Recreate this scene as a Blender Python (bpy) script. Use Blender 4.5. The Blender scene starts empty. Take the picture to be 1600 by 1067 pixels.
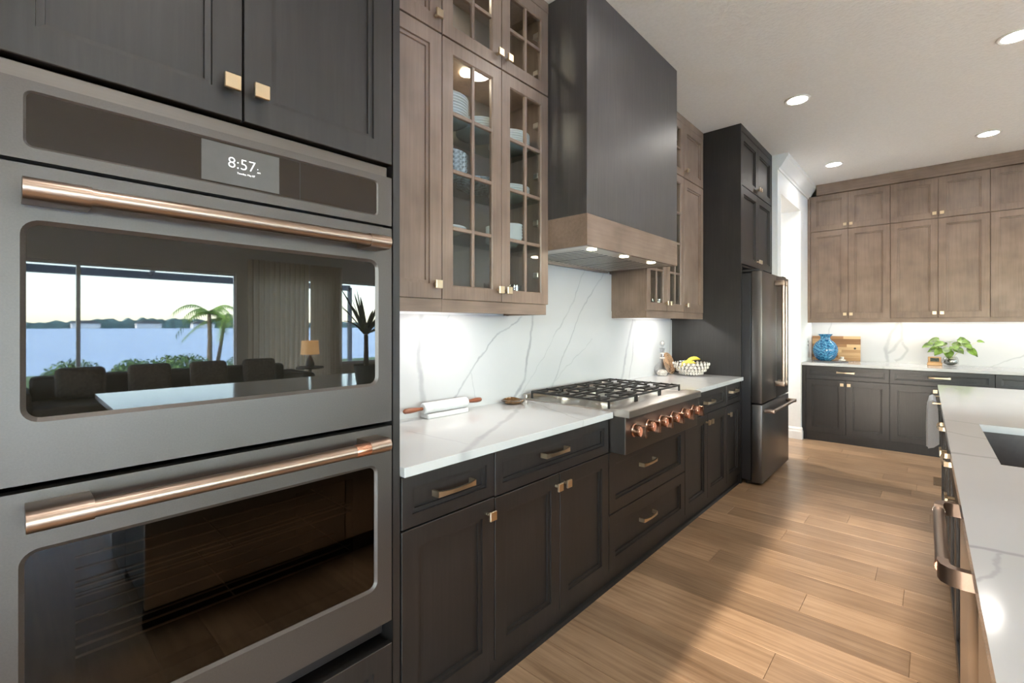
import bpy, bmesh, math, random
from mathutils import Vector, Matrix
random.seed(7)
PI = math.pi
R = math.radians
scene = bpy.context.scene
col = scene.collection

# ------------------------------------------------------------------ camera
cam_d = bpy.data.cameras.new('camera')
cam_d.sensor_width = 36
cam_d.lens = 36 * 722 / 1600
cam_d.shift_y = -24.5 / 1600
cam_d.clip_start = 0.02
cam_d.clip_end = 2000
cam = bpy.data.objects.new('camera', cam_d)
col.objects.link(cam)
cam.location = (0, 0, 1.35)
cam.rotation_euler = (R(90), 0, R(42.345))
scene.camera = cam

# ------------------------------------------------------------------ world, sun, exposure
w = bpy.data.worlds.new('sky')
scene.world = w
w.use_nodes = True
wn = w.node_tree
wn.nodes.clear()
wo = wn.nodes.new('ShaderNodeOutputWorld')
wb = wn.nodes.new('ShaderNodeBackground')
ws = wn.nodes.new('ShaderNodeTexSky')
ws.sky_type = 'NISHITA'
ws.sun_disc = False
ws.sun_elevation = R(38)
ws.sun_rotation = R(180)
ws.air_density = 1.0
ws.dust_density = 0.6
ws.ozone_density = 1.0
wb.inputs['Strength'].default_value = 1.0
sk_s = wn.nodes.new('ShaderNodeVectorMath')
sk_s.operation = 'SCALE'
sk_s.inputs['Scale'].default_value = 3.0
sk_a = wn.nodes.new('ShaderNodeVectorMath')
sk_a.operation = 'ADD'
sk_a.inputs[1].default_value = (3.2, 3.35, 3.5)      # thin white haze over the whole sky
wn.links.new(ws.outputs[0], sk_s.inputs[0])
wn.links.new(sk_s.outputs[0], sk_a.inputs[0])
wn.links.new(sk_a.outputs[0], wb.inputs['Color'])
wn.links.new(wb.outputs[0], wo.inputs[0])

sun_d = bpy.data.lights.new('sun', 'SUN')
sun_d.energy = 30.0
sun_d.angle = R(2.0)
sun_d.color = (1.0, 0.90, 0.78)
sun = bpy.data.objects.new('sun', sun_d)
col.objects.link(sun)
sun.rotation_euler = Vector((-0.004, math.cos(R(17)), -math.sin(R(17)))).to_track_quat('-Z', 'Y').to_euler()

vs = scene.view_settings
vs.view_transform = 'Standard'
vs.look = 'None'
vs.gamma = 1.0
vs.use_curve_mapping = False
vs.exposure = 0.5
scene.cycles.caustics_reflective = False
scene.cycles.caustics_refractive = False
DOWNLIGHT_W = 3.0

# ------------------------------------------------------------------ dimensions (metres; run of cabinets along +y, wall at -x)
FACE, WALL, CEIL, UP, HOOD = -1.22, -1.84, 3.085, -1.53, -1.287
CT = 0.914
FARW, FARB, FARU = 7.09, 6.44, 6.78
ROOM_X, REAR_Y = 7.3, -4.0
STUB = -1.165

# ------------------------------------------------------------------ materials
def new_mat(name):
    m = bpy.data.materials.new(name)
    m.use_nodes = True
    nt = m.node_tree
    return m, nt, nt.nodes['Principled BSDF']

def N(nt, kind, **kw):
    n = nt.nodes.new(kind)
    for k, v in kw.items():
        if k.startswith('i_'):
            n.inputs[k[2:].replace('_', ' ')].default_value = v
        else:
            setattr(n, k, v)
    return n

def ramp(nt, fac, stops):
    r = nt.nodes.new('ShaderNodeValToRGB')
    e = r.color_ramp.elements
    while len(e) < len(stops):
        e.new(0.5)
    for q, (p, c) in zip(e, stops):
        q.position = p
        q.color = (c[0], c[1], c[2], 1)
    nt.links.new(fac, r.inputs[0])
    return r.outputs[0]

def plain(name, c, rough=0.5, metal=0.0, var=0.06, nscale=40.0, spec=0.5, emit=None, coat=0.0, bump=0.0, ior=None):
    m, nt, b = new_mat(name)
    tc = N(nt, 'ShaderNodeTexCoord')
    no = N(nt, 'ShaderNodeTexNoise')
    no.inputs['Scale'].default_value = nscale
    no.inputs['Detail'].default_value = 3
    nt.links.new(tc.outputs['Object'], no.inputs['Vector'])
    lo = [max(0, q * (1 - var)) for q in c]
    hi = [min(1, q * (1 + var)) for q in c]
    nt.links.new(ramp(nt, no.outputs[0], [(0.3, lo), (0.7, hi)]), b.inputs['Base Color'])
    b.inputs['Roughness'].default_value = rough
    b.inputs['Metallic'].default_value = metal
    b.inputs['Specular IOR Level'].default_value = spec
    if ior:
        b.inputs['IOR'].default_value = ior
    if coat:
        b.inputs['Coat Weight'].default_value = coat
    if emit:
        b.inputs['Emission Color'].default_value = (emit[0], emit[1], emit[2], 1)
        b.inputs['Emission Strength'].default_value = emit[3]
    if bump:
        bp = N(nt, 'ShaderNodeBump')
        bp.inputs['Strength'].default_value = bump
        bp.inputs['Distance'].default_value = 0.01
        nt.links.new(no.outputs[0], bp.inputs['Height'])
        nt.links.new(bp.outputs[0], b.inputs['Normal'])
    return m

def wood(name, lo, mid, hi, rough=0.4, scale=1.0, axis='Z', spec=0.5, bump=0.08, blotch=0.35, rand=False):
    m, nt, b = new_mat(name)
    tc = N(nt, 'ShaderNodeTexCoord')
    src = tc.outputs['Object']
    if rand:
        oi = N(nt, 'ShaderNodeObjectInfo')
        ml = N(nt, 'ShaderNodeMath', operation='MULTIPLY')
        ml.inputs[1].default_value = 37.0
        nt.links.new(oi.outputs['Random'], ml.inputs[0])
        cb = N(nt, 'ShaderNodeCombineXYZ')
        for i in range(3):
            nt.links.new(ml.outputs[0], cb.inputs[i])
        ad = N(nt, 'ShaderNodeVectorMath', operation='ADD')
        nt.links.new(src, ad.inputs[0])
        nt.links.new(cb.outputs[0], ad.inputs[1])
        src = ad.outputs[0]
    mp = N(nt, 'ShaderNodeMapping')
    s = {'Z': (1, 1, 0.05), 'X': (0.05, 1, 1), 'Y': (1, 0.05, 1)}[axis]
    mp.inputs['Scale'].default_value = [q * 60 * scale for q in s]
    nt.links.new(src, mp.inputs['Vector'])
    n1 = N(nt, 'ShaderNodeTexNoise')
    n1.inputs['Scale'].default_value = 1.0
    n1.inputs['Detail'].default_value = 5
    n1.inputs['Roughness'].default_value = 0.65
    n1.inputs['Distortion'].default_value = 0.4
    nt.links.new(mp.outputs[0], n1.inputs['Vector'])
    n2 = N(nt, 'ShaderNodeTexNoise')
    n2.inputs['Scale'].default_value = 5.0 * scale
    n2.inputs['Detail'].default_value = 2
    nt.links.new(src, n2.inputs['Vector'])
    mx = N(nt, 'ShaderNodeMix', data_type='FLOAT')
    mx.inputs[0].default_value = blotch
    nt.links.new(n1.outputs[0], mx.inputs[2])
    nt.links.new(n2.outputs[0], mx.inputs[3])
    c = ramp(nt, mx.outputs[0], [(0.32, lo), (0.5, mid), (0.68, hi)])
    if rand:
        hs = N(nt, 'ShaderNodeHueSaturation')
        mr = N(nt, 'ShaderNodeMapRange')
        mr.inputs['To Min'].default_value = 0.74
        mr.inputs['To Max'].default_value = 1.14
        nt.links.new(oi.outputs['Random'], mr.inputs[0])
        nt.links.new(mr.outputs[0], hs.inputs['Value'])
        nt.links.new(c, hs.inputs['Color'])
        c = hs.outputs[0]
    nt.links.new(c, b.inputs['Base Color'])
    b.inputs['Roughness'].default_value = rough
    b.inputs['Specular IOR Level'].default_value = spec
    bp = N(nt, 'ShaderNodeBump')
    bp.inputs['Strength'].default_value = bump
    bp.inputs['Distance'].default_value = 0.004
    nt.links.new(n1.outputs[0], bp.inputs['Height'])
    nt.links.new(bp.outputs[0], b.inputs['Normal'])
    return m

def brushed(name, c, rough=0.3, axis='X', aniso=0.0):
    m, nt, b = new_mat(name)
    tc = N(nt, 'ShaderNodeTexCoord')
    mp = N(nt, 'ShaderNodeMapping')
    s = {'Z': (300, 300, 4), 'X': (4, 300, 300), 'Y': (300, 4, 300)}[axis]
    mp.inputs['Scale'].default_value = s
    nt.links.new(tc.outputs['Object'], mp.inputs['Vector'])
    n1 = N(nt, 'ShaderNodeTexNoise')
    n1.inputs['Scale'].default_value = 1
    n1.inputs['Detail'].default_value = 3
    nt.links.new(mp.outputs[0], n1.inputs['Vector'])
    nt.links.new(ramp(nt, n1.outputs[0], [(0.3, [q * 0.96 for q in c]), (0.7, [min(1, q * 1.03) for q in c])]), b.inputs['Base Color'])
    b.inputs['Metallic'].default_value = 1.0
    mr = N(nt, 'ShaderNodeMapRange')
    mr.inputs['To Min'].default_value = rough * 0.8
    mr.inputs['To Max'].default_value = rough * 1.2
    nt.links.new(n1.outputs[0], mr.inputs[0])
    nt.links.new(mr.outputs[0], b.inputs['Roughness'])
    return m

def marble(name, veins, plane, rough=0.12, base=(0.50, 0.50, 0.503)):
    """white quartz; veins = list of (polyline, width, strength) in metres in the slab's own plane"""
    m, nt, b = new_mat(name)
    tc = N(nt, 'ShaderNodeTexCoord')
    sep = N(nt, 'ShaderNodeSeparateXYZ')
    nt.links.new(tc.outputs['Object'], sep.inputs[0])
    cb = N(nt, 'ShaderNodeCombineXYZ')
    nt.links.new(sep.outputs['XYZ'.index(plane[0])], cb.inputs[0])
    nt.links.new(sep.outputs['XYZ'.index(plane[1])], cb.inputs[1])
    wob = N(nt, 'ShaderNodeTexNoise')
    wob.inputs['Scale'].default_value = 9
    wob.inputs['Detail'].default_value = 4
    nt.links.new(tc.outputs['Object'], wob.inputs['Vector'])
    sb = N(nt, 'ShaderNodeVectorMath', operation='SUBTRACT')
    sb.inputs[1].default_value = (0.5, 0.5, 0.5)
    nt.links.new(wob.outputs['Color'], sb.inputs[0])
    sc = N(nt, 'ShaderNodeVectorMath', operation='MULTIPLY')
    sc.inputs[1].default_value = (0.055, 0.055, 0)
    nt.links.new(sb.outputs[0], sc.inputs[0])
    P = N(nt, 'ShaderNodeVectorMath', operation='ADD')
    nt.links.new(cb.outputs[0], P.inputs[0])
    nt.links.new(sc.outputs[0], P.inputs[1])
    thick = N(nt, 'ShaderNodeTexNoise')
    thick.inputs['Scale'].default_value = 6
    nt.links.new(tc.outputs['Object'], thick.inputs['Vector'])
    acc = None
    for line, width, strength in veins:
        for (ax, ay), (bx, by) in zip(line[:-1], line[1:]):
            L = math.hypot(bx - ax, by - ay)
            ux, uy = (bx - ax) / L, (by - ay) / L
            dn = N(nt, 'ShaderNodeVectorMath', operation='DOT_PRODUCT')
            dn.inputs[1].default_value = (-uy, ux, 0)
            nt.links.new(P.outputs[0], dn.inputs[0])
            da = N(nt, 'ShaderNodeMath', operation='SUBTRACT')
            da.inputs[1].default_value = -uy * ax + ux * ay
            nt.links.new(dn.outputs['Value'], da.inputs[0])
            ab = N(nt, 'ShaderNodeMath', operation='ABSOLUTE')
            nt.links.new(da.outputs[0], ab.inputs[0])
            dt = N(nt, 'ShaderNodeVectorMath', operation='DOT_PRODUCT')
            dt.inputs[1].default_value = (ux, uy, 0)
            nt.links.new(P.outputs[0], dt.inputs[0])
            ds = N(nt, 'ShaderNodeMath', operation='SUBTRACT')
            ds.inputs[1].default_value = ux * (ax + bx) / 2 + uy * (ay + by) / 2
            nt.links.new(dt.outputs['Value'], ds.inputs[0])
            at = N(nt, 'ShaderNodeMath', operation='ABSOLUTE')
            nt.links.new(ds.outputs[0], at.inputs[0])
            w1 = N(nt, 'ShaderNodeMapRange', interpolation_type='SMOOTHSTEP')
            w1.inputs[1].default_value = width * 0.15
            w1.inputs[2].default_value = width
            w1.inputs[3].default_value = strength
            w1.inputs[4].default_value = 0
            nt.links.new(ab.outputs[0], w1.inputs[0])
            w2 = N(nt, 'ShaderNodeMapRange')
            w2.inputs[1].default_value = L / 2
            w2.inputs[2].default_value = L / 2 + 0.012
            w2.inputs[3].default_value = 1
            w2.inputs[4].default_value = 0
            nt.links.new(at.outputs[0], w2.inputs[0])
            mu = N(nt, 'ShaderNodeMath', operation='MULTIPLY')
            nt.links.new(w1.outputs[0], mu.inputs[0])
            nt.links.new(w2.outputs[0], mu.inputs[1])
            if acc is None:
                acc = mu
            else:
                mx = N(nt, 'ShaderNodeMath', operation='MAXIMUM')
                nt.links.new(acc.outputs[0], mx.inputs[0])
                nt.links.new(mu.outputs[0], mx.inputs[1])
                acc = mx
    mr = N(nt, 'ShaderNodeMapRange')
    mr.inputs[1].default_value = 0.25
    mr.inputs[2].default_value = 0.7
    mr.inputs[3].default_value = 0.45
    mr.inputs[4].default_value = 1.0
    nt.links.new(thick.outputs[0], mr.inputs[0])
    fm = N(nt, 'ShaderNodeMath', operation='MULTIPLY')
    if acc:
        nt.links.new(acc.outputs[0], fm.inputs[0])
    else:
        fm.inputs[0].default_value = 0
    nt.links.new(mr.outputs[0], fm.inputs[1])
    cl = N(nt, 'ShaderNodeTexNoise')
    cl.inputs['Scale'].default_value = 2.2
    cl.inputs['Detail'].default_value = 4
    nt.links.new(tc.outputs['Object'], cl.inputs['Vector'])
    bc = ramp(nt, cl.outputs[0], [(0.35, [q * 0.955 for q in base]), (0.65, base)])
    mc = N(nt, 'ShaderNodeMix', data_type='RGBA')
    nt.links.new(fm.outputs[0], mc.inputs[0])
    nt.links.new(bc, mc.inputs[6])
    mc.inputs[7].default_value = (0.26, 0.26, 0.27, 1)
    nt.links.new(mc.outputs[2], b.inputs['Base Color'])
    b.inputs['Roughness'].default_value = rough
    return m

def pane_glass(name, tint=(1, 1, 1), ior=1.5, rough=0.0):
    m, nt, b = new_mat(name)
    nt.nodes.remove(b)
    out = [n for n in nt.nodes if n.type == 'OUTPUT_MATERIAL'][0]
    t = N(nt, 'ShaderNodeBsdfTransparent')
    t.inputs[0].default_value = (*tint, 1)
    g = N(nt, 'ShaderNodeBsdfGlossy')
    g.inputs['Roughness'].default_value = rough
    lw = N(nt, 'ShaderNodeLayerWeight')
    lw.inputs['Blend'].default_value = 0.5
    pw = N(nt, 'ShaderNodeMath', operation='POWER')
    pw.inputs[1].default_value = 5.0
    nt.links.new(lw.outputs['Facing'], pw.inputs[0])
    f0 = ((ior - 1) / (ior + 1)) ** 2
    f = N(nt, 'ShaderNodeMath', operation='MULTIPLY_ADD')
    f.inputs[1].default_value = 1 - f0
    f.inputs[2].default_value = f0
    nt.links.new(pw.outputs[0], f.inputs[0])
    mx = N(nt, 'ShaderNodeMixShader')
    nt.links.new(f.outputs[0], mx.inputs[0])
    nt.links.new(t.outputs[0], mx.inputs[1])
    nt.links.new(g.outputs[0], mx.inputs[2])
    nt.links.new(mx.outputs[0], out.inputs[0])
    return m

def emitter(name, c, s):
    return plain(name, (0.8, 0.8, 0.8), emit=(*c, s), var=0.0)

M = {}
M['dark'] = wood('dark_stained_maple', (0.0085, 0.0072, 0.0068), (0.0135, 0.0115, 0.011), (0.021, 0.018, 0.017), rough=0.43, spec=0.6, bump=0.05)
M['darkhood'] = wood('dark_stained_sheen', (0.030, 0.0265, 0.026), (0.044, 0.039, 0.038), (0.062, 0.056, 0.054), rough=0.42, spec=1.0, bump=0.05)  # cabinet stain lightened; the sheen of light on the hood is in the colour
M['brown'] = wood('grey_brown_maple', (0.155, 0.104, 0.076), (0.215, 0.149, 0.111), (0.275, 0.196, 0.15), rough=0.42, bump=0.06, blotch=0.6)
M['brownx'] = wood('grey_brown_maple_cross', (0.155, 0.104, 0.076), (0.215, 0.149, 0.111), (0.275, 0.196, 0.15), rough=0.42, bump=0.06, axis='X', blotch=0.6)
M['inside'] = plain('cabinet_inside', (0.17, 0.14, 0.12), 0.5)
M['oven'] = plain('graphite_steel', (0.105, 0.094, 0.088), 0.42, 0.75, var=0.05, nscale=300)
M['fridge'] = plain('dark_matte_steel', (0.15, 0.142, 0.140), 0.33, 0.85, var=0.05, nscale=200)
M['fridgeside'] = plain('dark_fridge_cabinet', (0.03, 0.03, 0.034), 0.4, 0.2, nscale=200)
M['black'] = plain('black_gap', (0.008, 0.008, 0.009), 0.5)
M['iron'] = plain('cast_iron', (0.022, 0.02, 0.019), 0.55, 0.1, nscale=400, bump=0.1)
M['ovenglass'] = plain('oven_dark_glass', (0.010, 0.009, 0.007), 0.015, var=0.02, spec=0.5, ior=1.62)
M['ovenpane'] = pane_glass('oven_tinted_pane', (0.42, 0.38, 0.33), 1.5)
M['ctlglass'] = plain('control_glass', (0.020, 0.014, 0.010), 0.14, var=0.0, ior=1.38)
M['cavity'] = plain('oven_enamel', (0.02, 0.018, 0.016), 0.3)
M['display'] = plain('display_screen', (0.06, 0.06, 0.057), 0.12, emit=(0.12, 0.12, 0.115, 0.35))
M['digits'] = emitter('display_digits', (1, 1, 1), 1.0)
M['bronze'] = brushed('brushed_bronze', (0.37, 0.285, 0.235), 0.32, 'X')
M['bronzedark'] = brushed('brushed_bronze_end', (0.30, 0.23, 0.18), 0.35, 'X')
M['copper'] = brushed('copper_band', (0.68, 0.36, 0.25), 0.28, 'X')
M['copperk'] = plain('copper_knob', (0.52, 0.30, 0.215), 0.20, 1.0, var=0.03)
M['brass'] = plain('champagne_brass', (0.68, 0.555, 0.39), 0.28, 1.0, var=0.04)
M['steel'] = brushed('stainless_steel', (0.60, 0.55, 0.50), 0.30, 'X')
M['steeldark'] = brushed('dark_stainless', (0.16, 0.145, 0.135), 0.34, 'X')
M['white'] = plain('white_wall_paint', (0.82, 0.82, 0.81), 0.55, var=0.015)
M['trim'] = plain('white_trim_paint', (0.84, 0.84, 0.83), 0.35, var=0.01)
M['ceil'] = plain('knockdown_ceiling', (0.83, 0.83, 0.825), 0.75, var=0.03, nscale=55, bump=0.35)
M['wallgrey'] = plain('greige_wall_paint', (0.60, 0.57, 0.53), 0.6, var=0.02)
M['glass'] = pane_glass('clear_pane', (0.96, 0.98, 0.97), 1.45)
M['tinted'] = pane_glass('sun_dimming_door_glass', (0.54, 0.53, 0.52), 1.45)  # tint added to weaken the sun reaching the aisle floor
M['shelf'] = pane_glass('glass_shelf', (0.80, 0.90, 0.87), 1.5)
M['plate'] = plain('white_porcelain', (0.78, 0.79, 0.80), 0.15, var=0.02)
M['plate2'] = plain('blue_pattern_porcelain', (0.45, 0.50, 0.56), 0.15, var=0.7, nscale=55)
M['lamp'] = emitter('lamp_lens', (1.0, 0.96, 0.90), 30)
M['lampwarm'] = emitter('warm_lamp_lens', (1.0, 0.86, 0.62), 30)
M['led'] = emitter('led_strip', (1.0, 0.97, 0.93), 10)
M['oak'] = wood('oak_plank', (0.24, 0.145, 0.080), (0.38, 0.245, 0.145), (0.50, 0.34, 0.212), rough=0.30, axis='X', scale=0.75, bump=0.06, rand=True, blotch=0.3)
M['groove'] = plain('plank_joint', (0.16, 0.10, 0.06), 0.6)
M['sink'] = plain('dark_sink', (0.12, 0.105, 0.10), 0.35, 0.5)
M['towel'] = plain('pale_blue_towel', (0.72, 0.76, 0.82), 0.9, nscale=200, bump=0.3)
M['pinwood'] = wood('rolling_pin_handle', (0.12, 0.03, 0.012), (0.19, 0.055, 0.022), (0.26, 0.085, 0.035), axis='Y', rough=0.35)
M['pinmarble'] = plain('white_marble_pin', (0.60, 0.60, 0.60), 0.25, var=0.10, nscale=18)
M['shell'] = plain('amber_shell', (0.11, 0.055, 0.02), 0.12, var=0.7, nscale=30, coat=0.5)
M['crystal'] = pane_glass('cut_crystal', (0.95, 0.95, 0.95), 1.9, 0.03)
M['crystalw'] = plain('crystal_body', (0.74, 0.69, 0.62), 0.08, 0.35, var=0.35, nscale=60)
M['rattan'] = plain('woven_rattan', (0.42, 0.25, 0.14), 0.6, nscale=120, var=0.3)
M['banana'] = plain('yellow_banana', (0.72, 0.56, 0.06), 0.45, var=0.12)
M['leaf'] = plain('green_leaf', (0.12, 0.21, 0.03), 0.35, var=0.7, nscale=24)
M['leafdark'] = plain('dark_strap_leaf', (0.03, 0.055, 0.03), 0.4, var=0.3)
M['stemg'] = plain('pale_stem', (0.45, 0.45, 0.22), 0.5)
M['soil'] = plain('dark_pebbles', (0.05, 0.06, 0.045), 0.7, var=0.6, nscale=80)
M['boxwood'] = wood('small_box_wood', (0.42, 0.22, 0.08), (0.52, 0.29, 0.12), (0.60, 0.36, 0.17), axis='X')
M['pot'] = plain('grey_pot', (0.10, 0.10, 0.10), 0.6)
M['bark'] = plain('cane_bark', (0.16, 0.12, 0.08), 0.8, var=0.4, nscale=60, bump=0.4)
M['sofa'] = plain('dark_sofa_fabric', (0.09, 0.075, 0.065), 0.9, nscale=150, bump=0.2)
M['cushion'] = plain('patterned_cushion', (0.16, 0.13, 0.11), 0.9, var=0.5, nscale=30)
M['curtain'] = plain('sheer_curtain', (0.66, 0.60, 0.52), 0.9, var=0.05)
def cloth_mat(name, c, tr):
    m, nt, b = new_mat(name)
    out = [n for n in nt.nodes if n.type == 'OUTPUT_MATERIAL'][0]
    tc = N(nt, 'ShaderNodeTexCoord')
    no = N(nt, 'ShaderNodeTexNoise')
    no.inputs['Scale'].default_value = 60
    nt.links.new(tc.outputs['Object'], no.inputs['Vector'])
    cc = ramp(nt, no.outputs[0], [(0.3, [q * 0.93 for q in c]), (0.7, c)])
    nt.links.new(cc, b.inputs['Base Color'])
    b.inputs['Roughness'].default_value = 0.9
    t = N(nt, 'ShaderNodeBsdfTranslucent')
    nt.links.new(cc, t.inputs[0])
    mx = N(nt, 'ShaderNodeMixShader')
    mx.inputs[0].default_value = tr
    nt.links.new(b.outputs[0], mx.inputs[1])
    nt.links.new(t.outputs[0], mx.inputs[2])
    nt.links.new(mx.outputs[0], out.inputs[0])
    return m
M['curtain'] = cloth_mat('sheer_curtain', (0.62, 0.52, 0.40), 0.35)
M['shade'] = plain('glowing_lamp_shade', (0.85, 0.6, 0.35), 0.8, emit=(1.0, 0.55, 0.22, 3.0))
M['frame'] = plain('white_window_frame', (0.75, 0.76, 0.78), 0.4)
M['darkframe'] = plain('dark_lanai_beam', (0.05, 0.06, 0.08), 0.5)
M['water'] = plain('lake_water', (0.36, 0.48, 0.64), 0.40, var=0.1, nscale=0.4)
M['lawn'] = plain('lawn_grass', (0.10, 0.16, 0.05), 0.9, var=0.4, nscale=3)
M['shore'] = plain('hazy_shore_trees', (0.14, 0.22, 0.20), 0.9, var=0.5, nscale=0.3)  # distance haze is mixed into the tree colour
M['house'] = plain('far_house_wall', (0.75, 0.74, 0.72), 0.8)
M['bush'] = plain('bush_leaf', (0.12, 0.22, 0.07), 0.6, var=0.5, nscale=5)
M['palm'] = plain('palm_frond', (0.22, 0.36, 0.06), 0.5, var=0.4, nscale=5)
M['tray'] = plain('silver_tray', (0.7, 0.7, 0.72), 0.12, 1.0)
M['outlet'] = plain('white_outlet', (0.7, 0.7, 0.69), 0.4)
M['vent'] = plain('bronze_register', (0.18, 0.12, 0.07), 0.5, 0.4)

def vase_mat():
    m, nt, b = new_mat('blue_swirl_glass')
    tc = N(nt, 'ShaderNodeTexCoord')
    wv = N(nt, 'ShaderNodeTexWave', wave_type='RINGS')
    wv.inputs['Scale'].default_value = 11
    wv.inputs['Distortion'].default_value = 12
    wv.inputs['Detail'].default_value = 2
    wv.inputs['Detail Scale'].default_value = 2.2
    nt.links.new(tc.outputs['Object'], wv.inputs['Vector'])
    nt.links.new(ramp(nt, wv.outputs[0], [(0.1, (0.012, 0.07, 0.17)), (0.55, (0.02, 0.16, 0.34)), (1.0, (0.09, 0.32, 0.50))]), b.inputs['Base Color'])
    b.inputs['Roughness'].default_value = 0.12
    return m
M['vase'] = vase_mat()

def board_mat():
    m, nt, b = new_mat('acacia_strips')
    tc = N(nt, 'ShaderNodeTexCoord')
    sp = N(nt, 'ShaderNodeSeparateXYZ')
    nt.links.new(tc.outputs['Object'], sp.inputs[0])
    oi = N(nt, 'ShaderNodeObjectInfo')
    n1 = N(nt, 'ShaderNodeTexNoise')
    mp = N(nt, 'ShaderNodeMapping')
    mp.inputs['Scale'].default_value = (5, 40, 60)
    nt.links.new(tc.outputs['Object'], mp.inputs['Vector'])
    nt.links.new(mp.outputs[0], n1.inputs['Vector'])
    n1.inputs['Scale'].default_value = 1
    n1.inputs['Detail'].default_value = 4
    mx = N(nt, 'ShaderNodeMath', operation='MULTIPLY_ADD')
    mx.inputs[1].default_value = 0.35
    nt.links.new(n1.outputs[0], mx.inputs[0])
    m2 = N(nt, 'ShaderNodeMath', operation='MULTIPLY')
    m2.inputs[1].default_value = 0.72
    nt.links.new(oi.outputs['Random'], m2.inputs[0])
    nt.links.new(m2.outputs[0], mx.inputs[2])
    nt.links.new(ramp(nt, mx.outputs[0], [(0.1, (0.13, 0.055, 0.02)), (0.5, (0.30, 0.15, 0.06)), (0.9, (0.62, 0.42, 0.22))]), b.inputs['Base Color'])
    b.inputs['Roughness'].default_value = 0.35
    return m
M['board'] = board_mat()

M['splash'] = marble('quartz_backsplash', [
    ([(1.348, 1.42), (1.337, 1.193), (1.367, 0.90)], 0.022, 0.75),
    ([(1.56, 0.98), (1.671, 1.114), (1.8, 1.227), (1.868, 1.299), (2.088, 1.40)], 0.008, 0.7),
    ([(2.013, 0.91), (2.104, 1.034), (2.157, 1.225), (2.191, 1.45)], 0.017, 0.85),
    ([(2.37, 0.93), (2.481, 1.108), (2.733, 1.485), (3.041, 1.76)], 0.009, 0.6),
    ([(2.40, 1.279), (2.575, 1.452), (2.77, 1.76)], 0.008, 0.5),
    ([(3.277, 0.914), (3.349, 1.101), (3.466, 1.40)], 0.020, 0.7),
    ([(3.40, 0.914), (3.477, 1.166), (3.50, 1.40)], 0.014, 0.6),
    ([(4.18, 1.10), (4.214, 1.40)], 0.016, 0.6),
    ([(1.437, 1.226), (1.486, 1.347), (1.54, 1.412)], 0.007, 0.5),
    ([(1.668, 1.114), (1.705, 0.95)], 0.006, 0.45),
    ([(2.35, 0.95), (2.62, 1.12), (2.85, 1.25)], 0.006, 0.4),
    ([(2.06, 0.93), (2.30, 1.15), (2.42, 1.30)], 0.005, 0.4)], 'YZ')
M['counter'] = marble('quartz_worktop', [
    ([(-1.17, 1.04), (-1.288, 1.212), (-1.381, 1.395), (-1.52, 1.668), (-1.75, 2.05)], 0.022, 0.6),
    ([(-1.60, 1.12), (-1.272, 1.149)], 0.006, 0.4),
    ([(-1.75, 2.05), (-1.19, 1.79)], 0.008, 0.45),
    ([(-1.19, 3.6), (-1.5, 3.75), (-1.8, 4.2)], 0.012, 0.35)], 'XY')
M['island'] = marble('quartz_island_top', [
    ([(0.0, 2.95), (0.10, 2.90)], 0.012, 0.5),
    ([(0.0, 2.62), (0.11, 2.55)], 0.012, 0.5),
    ([(0.0, 2.19), (0.6, 2.22)], 0.018, 0.7),
    ([(0.0, 1.285), (0.35, 1.30), (0.9, 1.2)], 0.013, 0.8),
    ([(0.045, 1.28), (0.03, 1.19), (0.0, 1.12)], 0.006, 0.5),
    ([(0.03, 4.5), (0.12, 4.4)], 0.012, 0.4),
    ([(0.6, 2.22), (1.4, 2.6)], 0.012, 0.5)], 'XY', rough=0.10)
M['farsplash'] = marble('quartz_far_backsplash', [
    ([(-0.405, 0.92), (-0.417, 1.075), (-0.352, 1.305), (-0.30, 1.39)], 0.026, 0.6),
    ([(-0.405, 1.03), (-0.341, 1.078), (-0.266, 1.193), (-0.277, 1.39)], 0.026, 0.6),
    ([(-0.266, 1.155), (-0.231, 1.059), (-0.277, 0.968), (-0.33, 0.94)], 0.020, 0.6),
    ([(0.45, 0.92), (0.692, 1.047)], 0.010, 0.5),
    ([(-1.0, 1.2), (-0.95, 1.39)], 0.012, 0.35)], 'XZ')
M['farcounter'] = marble('quartz_far_worktop', [([(-0.4, 6.4), (-0.3, 7.1)], 0.02, 0.4)], 'XY')

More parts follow.
